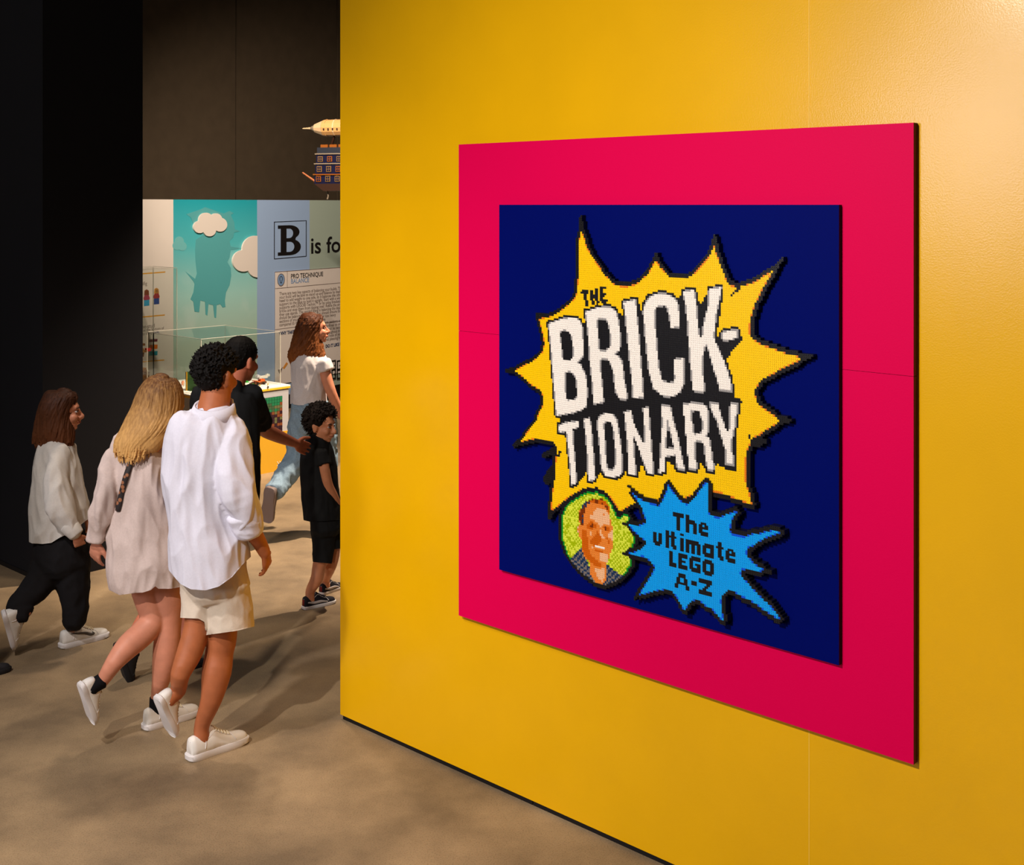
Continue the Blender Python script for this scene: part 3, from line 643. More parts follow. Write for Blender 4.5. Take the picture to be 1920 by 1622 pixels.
sil = Zb([(500, 190), (560, 170), (620, 150), (660, 130), (720, 150), (760, 165), (820, 185), (870, 163), (905, 180), (880, 197), (910, 260), (915, 320), (960, 337), (910, 347), (900, 390), (870, 420), (880, 468), (975, 483), (880, 497), (870, 560), (850, 600), (880, 650), (885, 720), (870, 800), (840, 860), (830, 930), (835, 985), (810, 990), (790, 960), (760, 970), (755, 1080), (740, 1075), (730, 970), (690, 960), (680, 1060), (665, 1050), (660, 940), (620, 930), (610, 1030), (570, 1025), (560, 940), (535, 920), (560, 860), (570, 790), (560, 765), (490, 680), (575, 745), (590, 700), (580, 600), (575, 500), (580, 410), (640, 370), (600, 300), (560, 280), (540, 220)])
o = shape_obj('printed_silhouette', [[ex_uv(x, y, *sil[0]) for x, y in sil]], mat('deep_teal_print', (0.09, 0.38, 0.41), srgb=False), gt, ex_frame(*sil[0], 0.002), 0.002); o['label'] = 'printed darker teal airship silhouette'
# information panel on the pale blue wall
ip0 = Zb([(1258, 684)])[0]
ip = empty('information_panel', ex_p(ip0[0], 700, 0.01, z=0.62)); tag(ip, 'cream information board headed pro technique balance with lines of small print', 'information panel')
pA, pz1 = ex_p(ip0[0], ip0[1]), ex_p(*ip0).z
pB = ex_p(780, z=0); zlow = ex_p(625, 701).z
IPM = mat('cream_board', (0.72, 0.66, 0.62), rough=0.55, srgb=False, noise_amt=0.02, noise_scale=4)
w_ip = (Vector((pB.x, pB.y, 0))-Vector((pA.x, pA.y, 0))).length
box_obj('board', Vector((pA.x, pA.y, zlow)), EX*w_ip, UP*(pz1-zlow), NE*0.012, IPM, ip)
def ipf(px, py, off=0.0145): return ex_frame(px, py, off)
for a in (0, 1, 2):   # thin ruled border: top, left, heading rule
    if a == 0: shape_obj('border_line', [[(0, 0), (w_ip, 0), (w_ip, -0.006), (0, -0.006)]], INKG, ip, ipf(*ip0))
    if a == 1: shape_obj('border_line', [[(0, 0), (0.006, 0), (0.006, zlow-pz1), (0, zlow-pz1)]], INKG, ip, ipf(*ip0))
    if a == 2:
        zz = Zb([(1262, 826)])[0]; shape_obj('border_line', [[(0, 0), (w_ip, 0), (w_ip, -0.005), (0, -0.005)]], INKG, ip, ipf(*zz))
vv = Zb([(1364, 676)])[0]; hh_ = ex_uv(*Zb([(1364, 815)])[0], *vv)[1]
shape_obj('border_line', [[(0, 0), (0.005, 0), (0.005, hh_), (0, hh_)]], INKG, ip, ipf(*vv))
ic = Zb([(1312, 753)])[0]; ri = 0.066
shape_obj('icon_disc', [[(ri*math.cos(k*math.pi/20), ri*1.15*math.sin(k*math.pi/20)) for k in range(40)]], INKB, ip, ipf(*ic))
shape_obj('icon_ring', [[(ri*math.cos(k*math.pi/20), ri*1.15*math.sin(k*math.pi/20)) for k in range(40)], [(0.9*ri*math.cos(k*math.pi/20), 0.9*ri*1.15*math.sin(k*math.pi/20)) for k in range(40)]], INKG, ip, ipf(*ic, 0.016))
shape_obj('icon_bulb', [[(0.028*math.cos(math.radians(-60+k*15)), 0.012+0.032*math.sin(math.radians(-60+k*15))) for k in range(21)] + [(-0.01, -0.04), (0.01, -0.04)],
    [(0.021*math.cos(math.radians(-60+k*15)), 0.012+0.025*math.sin(math.radians(-60+k*15))) for k in range(21)] + [(-0.005, -0.03), (0.005, -0.03)]], INK, ip, ipf(*ic, 0.016))
text_obj('heading_text', 'PRO TECHNIQUE', 0.078, INK, ip, ipf(*Zb([(1395, 742)])[0]), bold=0.001)
text_obj('heading_text', 'BALANCE', 0.078, INKB, ip, ipf(*Zb([(1395, 785)])[0]), bold=0.001)
lines = ['There are two key aspects of balancing your builds. The first is to', 'your build will be able to stand up and balance by itself. This may', 'need to add weight to one side, so it balances the other, or you will', 'support to the base to hold it upright. Start with a wider base and',
    'supports with LEGO\u00ae Technic\u2122 or by using brackets that span the', 'bricks and stop them from tipping over. Refine the structure of your', 'they use stands. The second thing is balancing the design of your', 'should be balance in your build. You should ensure that no', 'sections of your build look too large or too heavy', 'compared to the rest, or whether there']
for k, ln in enumerate(lines):
    text_obj('body_text', ln, 0.0545, INKG, ip, ipf(*Zb([(1297, 886+k*29.6)])[0]), spacing=0.97)['kind'] = 'stuff'
for k, ln in enumerate(['are sections of colour', 'confined to one area. A', 'would be better spread', 'throughout the build. Try', 'the look of your model', 'and pleasing to look at']):
    text_obj('body_text', ln, 0.0545, INKG, ip, ipf(*Zb([(1688, 1130+k*29.6)])[0]), spacing=0.97)['kind'] = 'stuff'
text_obj('subheading_text', 'WHY TAKE WEIGHT', 0.055, INKN, ip, ipf(*Zb([(1295, 1228)])[0]), bold=0.002)
text_obj('subheading_text', 'DO IT LIKE BALANCE', 0.055, INKN, ip, ipf(*Zb([(1693, 1336)])[0]), bold=0.002)
zz = Zb([(1262, 1178)])[0]; shape_obj('border_line', [[(0, 0), (w_ip, 0), (w_ip, -0.004), (0, -0.004)]], INKG, ip, ipf(*zz))
for k in range(4):   # four dark diagram tiles
    bx_ = Zb([(1744+(k % 2)*46, 1445+(k//2)*72)])[0]
    tile = [(0, 0), (0.088, 0), (0.088, -0.135), (0, -0.135)]
    shape_obj('diagram_tile', [tile, [(0.02, -0.02), (0.068, -0.02), (0.068, -0.06), (0.045, -0.07), (0.068, -0.08), (0.068, -0.115), (0.02, -0.115)]], INK, ip, ipf(*bx_))
# printed illustration of a dart with an orange shaft
st = (525, 698)
shape_obj('illustration', [[ex_uv(x, y, *st) for x, y in ((522, 697), (521, 693), (526, 693), (530, 688), (529, 692), (527, 698), (524, 701))]], INKG, ip, ipf(*st))
shape_obj('illustration', [[ex_uv(x, y, *st) for x, y in ((530, 690), (537, 679), (540, 682), (533, 692))]], mat('orange_print', (205, 140, 60)), ip, ipf(*st))
# poster on the white panel at the far end
po = empty('poster', ex_p(290, 560, 0.01, z=0.8)); tag(po, 'white poster with mustard rules, two printed toy figures and three coloured bars', 'poster')
pl, pr = ex_p(180, z=0), ex_p(322, z=0)
box_obj('sheet', Vector((pl.x, pl.y, KB+0.01)), EX*(pr-pl).length, UP*(HB-KB-0.01), NE*0.003, PW, po)
def pf(px, py): return ex_frame(px, py, 0.0055)
def ppoly(name, pts, m): shape_obj(name, [[ex_uv(x, y, *pts[0]) for x, y in pts]], m, po, pf(*pts[0]))
for (x0, y0, x1, y1) in ((225, 515.5, 310, 509), (225, 597.5, 309, 589.5), (225, 681, 308, 674)):
    ppoly('ruled_line', [(x0, y0), (x1, y1), (x1, y1+2.1), (x0, y0+2.1)], GOLD)
text_obj('caption', 'minifig', 0.055, INKG, po, pf(256, 536)); text_obj('caption', 'one-stud', 0.06, INKG, po, pf(261, 617))
text_obj('caption', 'count up at the bottom of', 0.042, INKG, po, pf(246, 624.5)); text_obj('caption', 'light grey along here', 0.042, INKG, po, pf(250, 630.5))
for (fx, hair, top, legs) in ((275, (130, 70, 40), (165, 70, 90), (60, 160, 205)), (293.5, (200, 140, 60), (150, 45, 50), (40, 70, 140))):
    mh, mtp, mlg = mat('fig_hair_%d' % fx, hair), mat('fig_top_%d' % fx, top), mat('fig_legs_%d' % fx, legs)
    sk = mat('fig_face', (225, 170, 110)); dy = -3 if fx > 280 else 0
    ppoly('figure_legs', [(fx-5, 563+dy), (fx+5, 562+dy), (fx+5, 573+dy), (fx-5, 574+dy)], mlg)
    ppoly('figure_top', [(fx-3.5, 553+dy), (fx+3.5, 552+dy), (fx+6, 559+dy), (fx+5, 562+dy), (fx-5, 563+dy), (fx-6, 559+dy)], mtp)
    ppoly('figure_hair', [(fx-4, 545+dy), (fx, 542.5+dy), (fx+4, 545+dy), (fx+4.6, 553+dy), (fx-4.6, 553.5+dy)], mh)
    ppoly('figure_face', [(fx-2, 546+dy), (fx+3, 546+dy), (fx+3, 552+dy), (fx-2, 552+dy)], sk); po.children[-1].location += NE*0.001
for (y, h, c) in ((635.5, 5, (105, 30, 50)), (646, 8, (225, 115, 30)), (658, 8, (30, 150, 170))):
    ppoly('colour_bar', [(280, y+1), (295.5, y), (295, y+h), (279.5, y+h+1)], mat('bar_%d' % int(y), c))

# ------------------------------------------------------------------ display case with acrylic cover
def acrylic():
    m = bpy.data.materials.new('clear_acrylic'); m.use_nodes = True; nt = m.node_tree
    for n in list(nt.nodes): nt.nodes.remove(n)
    out = nt.nodes.new('ShaderNodeOutputMaterial'); tr = nt.nodes.new('ShaderNodeBsdfTransparent'); gl = nt.nodes.new('ShaderNodeBsdfGlossy')
    tr.inputs[0].default_value = (0.975, 0.99, 0.98, 1); gl.inputs['Roughness'].default_value = 0.03
    lw = nt.nodes.new('ShaderNodeLayerWeight'); lw.inputs[0].default_value = 0.3; mx = nt.nodes.new('ShaderNodeMixShader')
    pw = nt.nodes.new('ShaderNodeMath'); pw.operation = 'POWER'; pw.inputs[1].default_value = 3.0; nt.links.new(lw.outputs['Facing'], pw.inputs[0])
    ad = nt.nodes.new('ShaderNodeMath'); ad.operation = 'MULTIPLY_ADD'; ad.inputs[1].default_value = 0.5; ad.inputs[2].default_value = 0.03; nt.links.new(pw.outputs[0], ad.inputs[0])
    nt.links.new(ad.outputs[0], mx.inputs[0]); nt.links.new(tr.outputs[0], mx.inputs[1]); nt.links.new(gl.outputs[0], mx.inputs[2]); nt.links.new(mx.outputs[0], out.inputs[0])
    return m
ACR = acrylic(); AED = mat('acrylic_edge', (215, 210, 195), rough=0.3)
WHT = mat('white_laminate', (0.80, 0.76, 0.70), rough=0.45, srgb=False); GRY = mat('grey_laminate', (0.42, 0.41, 0.42), rough=0.5, srgb=False)
MUS = mat('mustard_laminate', (0.62, 0.33, 0.02), rough=0.5, srgb=False)
def acrylic_box(o, u, v, h, name, label, th=0.008):
    root = empty(name, o+(u+v)/2); tag(root, label, 'acrylic cover')
    nu, nv = u.normalized(), v.normalized()
    box_obj('pane', o, u, nv*th, UP*h, ACR, root); box_obj('pane', o+v-nv*th, u, nv*th, UP*h, ACR, root)
    box_obj('pane', o+nv*th, v-nv*2*th, nu*th, UP*h, ACR, root); box_obj('pane', o+u-nu*th+nv*th, v-nv*2*th, nu*th, UP*h, ACR, root)
    box_obj('pane', o+UP*h, u, v, UP*th, ACR, root)
    e = 0.0045
    for a, d in ((o, u), (o+v, u), (o, v), (o+u, v)):
        box_obj('edge', a+UP*(h+th)-d.normalized()*0-Vector((e/2, e/2, 0)), d, UP*e*0.6, (nv if d is u else nu)*e, AED, root)
    for a in (o, o+u, o+v, o+u+v):
        box_obj('edge', a-Vector((e/2, e/2, 0)), nu*e, nv*e, UP*h, AED, root)
    return root
K0 = floorP(541, 879)
UL, VL = -E2*0.95, E1*1.0       # near-left along the front, and back along the yellow wall's direction
plinth = empty('display_plinth', K0+(UL+VL)/2); tag(plinth, 'grey and mustard display plinth with a lit white top and yellow edge', 'plinth')
PH = 0.775
box_obj('body', K0, UL, VL, UP*PH*0.52*0.0+UP*(PH-0.02), GRY, plinth)
zsplit = 0.36
box_obj('front_panel', K0+NW*0.0-E1*0.004, UL, E1*0.004, UP*zsplit, MUS, plinth); box_obj('side_panel', K0+UL-E2*0.004, VL, E2*0.004, UP*zsplit, MUS, plinth)
box_obj('top_edge', K0-E1*0.012+E2*0.012+UP*(PH-0.02), UL-E2*0.024, VL+E1*0.024, UP*0.018, mat('yellow_edge', (0.80, 0.45, 0.02), srgb=False), plinth)
box_obj('table_top', K0-E1*0.012+E2*0.012+UP*(PH-0.002), UL-E2*0.024, VL+E1*0.024, UP*0.012, WHT, plinth)
TT = PH+0.010
# chevrons on the mustard front
def front_p(px, py):
    rx = (px-CX)/F; nn = -E1
    Y = (K0.dot(nn)+0.001+0.004)/(rx*nn.x+nn.y); return Vector((rx*Y, Y, H-(py-HY)/F*Y))
ef = E2
for k in range(3):
    p = front_p(519+k*4.6, 870-k*1.0)
    fr_ = frame(p, ef, UP, -E1)
    w_ = 0.018; h_ = 0.042
    shape_obj('chevron', [[(0, h_/2), (0.008, h_/2), (w_+0.008, 0), (0.008, -h_/2), (0, -h_/2), (w_, 0)]], mat('white_print', (225, 215, 200)), plinth, fr_)
# framed picture of coloured plates on the grey front (a plain stand-in of the same size and colours)
pic = empty('brick_picture', front_p(510, 775)); tag(pic, 'small green and dark brown brick picture on the front of the grey plinth', 'picture')
pa, pbb = front_p(488, 750), front_p(528.5, 742); pc = front_p(528.5, 808)
wp = (Vector((pbb.x, pbb.y, 0))-Vector((pa.x, pa.y, 0))).length; hp = pbb.z-pc.z
o_ = Vector((pa.x, pa.y, pc.z))
box_obj('panel', o_, ef*wp, -E1*0.006, UP*hp, mat('dark_plate', (45, 25, 30)), pic)
prnd = random.Random(5)
pcol = [mat('plate_green', (30, 110, 70)), mat('plate_olive', (95, 95, 60)), mat('plate_plum', (48, 24, 34)), mat('plate_rust', (120, 65, 35)), mat('plate_moss', (60, 85, 55))]
nx, nz = 8, 12
for a in range(nx):
    for b_ in range(nz):
        top = b_/nz
        ch = 0 if top > 0.82 else (prnd.choice([1, 4, 0, 3]) if top > 0.5 else prnd.choice([2, 2, 2, 3, 1]))
        box_obj('plate', o_-E1*0.006+ef*(wp*(a+0.04)/nx)+UP*(hp*(b_+0.04)/nz), ef*(wp*0.92/nx), -E1*0.004, UP*(hp*0.92/nz), pcol[ch], pic)
acrylic_box(K0-E2*0.05+E1*0.05+UP*TT, UL+E2*0.10, VL-E1*0.10, 0.485, 'acrylic_cover', 'low clear acrylic cover over the lit white table top')
# small models on the table
def tab(px, py, z=TT):
    Y = (H-z)*F/(py-HY); return P(px, py, Y)
def brick_thing(name, label, cat, base, parts):
    root = empty(name, base); tag(root, label, cat)
    for nm, (x, y, z, w, d, h), c in parts:
        o = base+ef*(x-w/2)+E1*(y-d/2)+UP*z
        bm = bmesh.new(); add_box(bm, o, ef*w, E1*d, UP*h)
        if w > 0.02 and d > 0.012:
            k = max(1, int(w/0.02))
            for i in range(k):
                tube(bm, [o+ef*(w*(i+0.5)/k)+E1*(d/2)+UP*h, o+ef*(w*(i+0.5)/k)+E1*(d/2)+UP*(h+0.005)], [0.006, 0.006], n=8, sub=1, caps=(0, 0))
        fix(bm); from_bm(nm, bm, mat('toy_%d_%d_%d' % c, c, rough=0.3), root)
    return root
gr = (40, 175, 45); orr = (205, 95, 40); br = (95, 55, 30); wh = (225, 220, 210); bk = (35, 32, 32)
brick_thing('brick_post', 'bright green upright toy brick post inside the acrylic cover', 'toy', tab(463, 717), [('post', (0, 0, 0, 0.016, 0.016, 0.055), gr), ('foot', (0, 0, 0, 0.03, 0.03, 0.006), (30, 140, 40))])
brick_thing('brick_vehicle', 'crashed orange and brown toy brick vehicle on the white table top', 'toy', tab(486, 721), [('hull', (0, 0, 0.008, 0.13, 0.05, 0.02), br), ('cabin', (0.025, 0, 0.028, 0.05, 0.045, 0.02), orr), ('tail', (-0.075, 0, 0.012, 0.05, 0.03, 0.012), (70, 40, 25)), ('wheel', (0.03, -0.035, 0.0, 0.02, 0.012, 0.02), bk), ('wheel', (-0.03, -0.035, 0.0, 0.02, 0.012, 0.02), bk), ('wing', (-0.03, 0, 0.03, 0.03, 0.11, 0.006), orr)])
brick_thing('brick_bush', 'low green toy brick bush beside the orange vehicle', 'toy', tab(474, 725), [('leaf_plate', (0, 0, 0, 0.05, 0.04, 0.01), gr), ('leaf_plate', (0.005, 0.005, 0.01, 0.03, 0.03, 0.012), (60, 190, 70)), ('leaf_plate', (-0.012, -0.008, 0.01, 0.02, 0.02, 0.008), (30, 120, 40))])
for (x, y, lb) in ((487, 729, 'tiny pale toy figure standing nearest the table edge'), (502.5, 727, 'tiny pale toy figure standing near the table corner')):
    brick_thing('toy_figure', lb, 'toy', tab(x, y), [('legs', (0, 0, 0, 0.014, 0.01, 0.014), bk), ('torso', (0, 0, 0.014, 0.016, 0.01, 0.014), wh), ('head', (0, 0, 0.028, 0.01, 0.01, 0.011), (215, 180, 90))])
brick_thing('reflection_boat', 'white toy boat standing in for a pale reflection on the acrylic cover', 'toy', tab(492, 709), [('hull', (0, 0, 0, 0.10, 0.04, 0.02), wh), ('bow', (0.06, 0, 0.012, 0.035, 0.03, 0.02), wh), ('stern', (-0.055, 0, 0.012, 0.03, 0.035, 0.024), (200, 200, 205))])  # invented boat, takes the place of a pale reflection on the acrylic
gp = tab(362, 731); 
brick_thing('brick_backdrop', 'dark green brick backdrop with a gold side edge on the white table', 'toy', gp, [('backdrop', (0, 0, 0, 0.13, 0.012, 0.17), (38, 62, 30)), ('side_edge', (-0.069, 0, 0, 0.008, 0.016, 0.17), (190, 140, 40)), ('base_plate', (0, -0.03, 0, 0.13, 0.06, 0.006), (40, 60, 30))])
brick_thing('toy_figure', 'white and blue toy figure in front of the green backdrop', 'toy', gp-E1*0.085+ef*0.035, [('legs', (0, 0, 0, 0.03, 0.015, 0.035), (235, 230, 225)), ('torso', (-0.004, 0, 0.035, 0.034, 0.018, 0.045), (110, 170, 205)), ('neck', (-0.006, 0, 0.08, 0.012, 0.012, 0.012), (200, 190, 170)), ('head', (-0.010, 0, 0.092, 0.028, 0.02, 0.03), (230, 215, 190)), ('arm', (0.018, 0, 0.03, 0.012, 0.012, 0.05), (200, 80, 60))])
for (x, y, c, lb) in ((343, 722, (235, 150, 110), 'tiny orange toy brick beside the backdrop'), (347, 724, (240, 230, 215), 'tiny white toy brick beside the backdrop')):
    brick_thing('toy_brick', lb, 'toy', tab(x, y), [('brick', (0, 0, 0, 0.022, 0.02, 0.03), c), ('cap', (0, 0, 0.03, 0.014, 0.014, 0.01), c)])

# taller case further back, holding a brown brick rock
Y2 = 11.9; K2 = P(341, 600, Y2); K2.z = 0
U2, V2 = -E2*0.9, E1*0.5
p2 = empty('display_plinth', K2+(U2+V2)/2); tag(p2, 'pale grey plinth under the tall acrylic case by the dark pillar', 'plinth')
box_obj('body', K2, U2, V2, UP*0.70, mat('pale_grey_laminate', (0.50, 0.46, 0.42), srgb=False), p2)
box_obj('table_top', K2-E1*0.01+E2*0.01+UP*0.70, U2-E2*0.02, V2+E1*0.02, UP*0.03, WHT, p2)
top2 = H-(504-HY)/F*Y2
acrylic_box(K2-E2*0.03+E1*0.03+UP*0.731, U2+E2*0.06, V2-E1*0.06, top2-0.731, 'acrylic_cover', 'tall clear acrylic case behind the dark pillar', th=0.008)
rk = K2+U2*0.44+V2*0.5+UP*0.731
rock = empty('brick_rock', rk); tag(rock, 'brown stepped brick rock standing in the tall acrylic case', 'sculpture')
rr_ = random.Random(11)
for k in range(22):
    zk = k*0.021; w_ = 0.115+0.02*math.sin(k*0.5)-0.06*(k/22)**2+rr_.uniform(-0.015, 0.015)
    for a in range(3):
        dx, dy = rr_.uniform(-0.02, 0.02), rr_.uniform(-0.03, 0.03)
        cc_ = rr_.choice([(88, 56, 28), (104, 70, 34), (70, 44, 24)])
        box_obj('brick', rk+ef*(dx+(a-1)*w_*0.66-w_*0.33)+E1*(dy-w_*0.6)+UP*zk, ef*w_*0.655, E1*w_*1.2, UP*0.0205, mat('rock_%d_%d_%d' % cc_, cc_, rough=0.5), rock)
for (dz, c) in ((0.30, (190, 30, 30)),):
    box_obj('red_brick', rk+ef*0.115-E1*0.07+UP*dz, ef*0.05, E1*0.03, UP*0.03, mat('rock_red', c), rock)

# ------------------------------------------------------------------ brick airship hung above the exhibition wall
YS = 12.5; s_ = F/YS
nose = P(568, 241, YS); AX = (DW*0.30+EX*0.95).normalized(); AX = Vector((AX.x, AX.y, 0)).normalized()
AX = Vector((0.95, -0.30, 0)).normalized(); LT = UP.cross(AX)
ship = empty('brick_airship', nose+AX*0.7-UP*0.66)
tag(ship, 'gold brick airship with a pointed nose and a tall blue windowed gondola', 'model airship')
GLD = mat('gold_brick', (0.45, 0.25, 0.09), rough=0.35, spec=0.5, srgb=False); GLD2 = mat('pale_gold_brick', (0.48, 0.34, 0.20), rough=0.35, srgb=False); DBR = mat('dark_brown_brick', (44, 24, 14), rough=0.5); GY2 = mat('steel_brick', (110, 100, 85), rough=0.4)
NVY = mat('blue_brick', (12, 15, 44), rough=0.4); TNW = mat('tan_window', (105, 80, 46), rough=0.4); ORB = mat('amber_brick', (120, 66, 18), rough=0.4); CRM = mat('cream_brick', (115, 104, 90), rough=0.4)
bm = bmesh.new(); tube(bm, [nose, nose+AX*0.05, nose+AX*0.1], [0.006, 0.008, 0.014], n=10, sub=1, caps=(1, 0)); from_bm('spike', bm, GLD2, ship)
bm = bmesh.new(); tube(bm, [nose+AX*0.09, nose+AX*0.11, nose+AX*0.13, nose+AX*0.131, nose+AX*0.14], [0.014, 0.026, 0.03, 0.040, 0.044], n=12, sub=1, caps=(0, 0)); from_bm('nose_collar', bm, GY2, ship)
bm = bmesh.new(); tube(bm, [nose+AX*0.14, nose+AX*0.24], [0.045, 0.083], n=12, sub=1, caps=(0, 0)); from_bm('nose_cone', bm, GLD2, ship)
bm = bmesh.new(); tube(bm, [nose+AX*0.243, nose+AX*0.5, nose+AX*0.9, nose+AX*1.2, nose+AX*1.42], [0.085, 0.088, 0.088, 0.075, 0.03], n=12, sub=1, caps=(0, 0.5)); from_bm('envelope', bm, GLD, ship)
for k in range(9):
    a = 0.27+k*0.1
    bm = bmesh.new()
    n_ = 24
    tube(bm, [nose+AX*a, nose+AX*(a+0.012)], [0.0905, 0.0905], n=12, sub=1, caps=(0, 0)); from_bm('band', bm, GLD2 if k % 2 else GLD, ship)
for k in range(14):
    box_obj('porthole', nose+AX*(0.27+k*0.05)-LT*0.089-UP*0.028, AX*0.014, LT*0.006, UP*0.02, DBR, ship)
for k in range(4):
    a = 1.22
    d = (LT if k % 2 else UP)*(1 if k < 2 else -1)
    bm = bmesh.new(); add_prism(bm, [nose+AX*a+d*0.05, nose+AX*(a+0.2)+d*0.03, nose+AX*(a+0.24)+d*0.2, nose+AX*(a+0.12)+d*0.18], (AX.cross(d))*0.01); fix(bm); from_bm('fin', bm, ORB, ship)
# struts and gondola
G0 = P(596, 356, YS); gz0, gz1 = P(600, 345, YS).z, P(600, 272, YS).z
GW_, GD = 0.62, 0.24
go = Vector((G0.x, G0.y, gz0))-LT*GD/2+AX*0.02
lv = [(0.0, 0.10, NVY), (0.10, 0.11, NVY), (0.21, 0.10, NVY), (0.31, 0.06, mat('slate_brick', (22, 28, 40)))]
for (z_, h, m_) in lv: box_obj('storey', go+UP*z_+AX*(z_*0.10), AX*(GW_-z_*0.3), LT*GD, UP*h, m_, ship)
for (z_, h, m_) in lv[:3]:
    box_obj('ledge', go+UP*(z_+h-0.012)+AX*(z_*0.10-0.01)-LT*0.012, AX*(GW_-z_*0.3+0.02), LT*(GD+0.024), UP*0.012, CRM if z_ else ORB, ship)
for z_, hh2 in ((0.02, 0.06), (0.12, 0.06), (0.225, 0.055)):
    for k in range(5):
        wo = go+UP*z_+AX*(z_*0.10+0.02+k*0.105)-LT*0.008
        w_ = box_obj('window', wo, AX*0.055, LT*0.010, UP*hh2, TNW if (k+int(z_*10)) % 3 else ORB, ship)
        for a in range(2):
            for b_ in range(2): box_obj('window_pane', wo-LT*0.003+AX*(0.008+a*0.022)+UP*(0.008+b_*(hh2-0.008)/2), AX*0.016, LT*0.004, UP*(hh2/2-0.012), NVY, ship)
    wo = go+UP*z_+AX*(z_*0.1-0.008)+LT*0.04
    for k in range(2): box_obj('window', wo+LT*(k*0.10), AX*0.010, LT*0.06, UP*hh2, TNW, ship)
for k in range(3):
    bm = bmesh.new(); tube(bm, [go+AX*(0.12+k*0.18)+LT*GD/2+UP*0.36, nose+AX*(0.36+k*0.2)-UP*0.08], [0.014, 0.012], n=8, sub=1); from_bm('strut', bm, DBR, ship)
for k in range(3):
    box_obj('roof_rail', go+AX*(0.06+k*0.1)+UP*0.37+LT*0.02, AX*0.08, LT*0.02, UP*0.03, ORB, ship)
bm = bmesh.new(); add_prism(bm, [go+AX*0.0, go+AX*GW_, go+AX*(GW_-0.06)-UP*0.07, go+AX*0.10-UP*0.075], LT*GD); fix(bm); from_bm('hull', bm, DBR, ship)
bw = P(568, 324, YS)
bm = bmesh.new(); tube(bm, [bw, go+AX*0.04+LT*GD/2-UP*0.02, go+AX*0.2+LT*GD/2-UP*0.03], [0.008, 0.014, 0.018], n=8); from_bm('bowsprit', bm, mat('copper_brick', (150, 85, 45)), ship)
for k in range(4):
    lx = go+AX*(0.12+k*0.10)+LT*(0.05+0.10*(k % 2))-UP*0.07
    bm = bmesh.new(); tube(bm, [lx, lx-UP*0.05+AX*0.012, lx-UP*0.085+AX*0.004], [0.008, 0.007, 0.009], n=6); from_bm('landing_leg', bm, CRM if k % 2 == 0 else GY2, ship)
for a in (0.62, 1.0):
    bm = bmesh.new(); tube(bm, [nose+AX*a+UP*0.086, nose+AX*a+UP*3.6], [0.0025, 0.0025], n=6, sub=1, caps=(0, 0)); from_bm('hanging_cable', bm, GY2, ship)

# ------------------------------------------------------------------ people
def skin_mat(name, rgb): return mat(name, rgb, rough=0.5, spec=0.35, noise_amt=0.08, noise_scale=25)
def cloth(name, rgb, srgb=True, amt=0.06): return mat(name, rgb, rough=0.85, spec=0.12, noise_amt=amt, noise_scale=120, bump=0.25, bump_scale=500, srgb=srgb)
def hair_mat(name, root, tip, z0, z1, rough=0.62):
    m = bpy.data.materials.new(name); m.use_nodes = True; nt = m.node_tree; b = nt.nodes['Principled BSDF']
    tc = nt.nodes.new('ShaderNodeTexCoord'); sp = nt.nodes.new('ShaderNodeSeparateXYZ'); nt.links.new(tc.outputs['Object'], sp.inputs[0])
    mp = nt.nodes.new('ShaderNodeMapping'); mp.inputs['Scale'].default_value = (90, 90, 8); nt.links.new(tc.outputs['Object'], mp.inputs['Vector'])
    n = nt.nodes.new('ShaderNodeTexNoise'); n.inputs['Scale'].default_value = 1.0; n.inputs['Detail'].default_value = 3; nt.links.new(mp.outputs['Vector'], n.inputs['Vector'])
    mr = nt.nodes.new('ShaderNodeMapRange'); mr.inputs[1].default_value = z0; mr.inputs[2].default_value = z1; nt.links.new(sp.outputs[2], mr.inputs[0])
    ad = nt.nodes.new('ShaderNodeMath'); ad.operation = 'MULTIPLY_ADD'; ad.inputs[1].default_value = 0.9; nt.links.new(n.outputs['Fac'], ad.inputs[0])
    sb = nt.nodes.new('ShaderNodeMath'); sb.operation = 'SUBTRACT'; sb.inputs[1].default_value = 0.45; nt.links.new(mr.outputs[0], sb.inputs[0]); nt.links.new(sb.outputs[0], ad.inputs[2])
    mx = nt.nodes.new('ShaderNodeMix'); mx.data_type = 'RGBA'; mx.clamp_factor = True; nt.links.new(ad.outputs[0], mx.inputs[0])
    mx.inputs[6].default_value = (*lin(tip), 1); mx.inputs[7].default_value = (*lin(root), 1)
    nt.links.new(mx.outputs[2], b.inputs['Base Color']); b.inputs['Roughness'].default_value = rough; b.inputs['Specular IOR Level'].default_value = 0.2
    return m

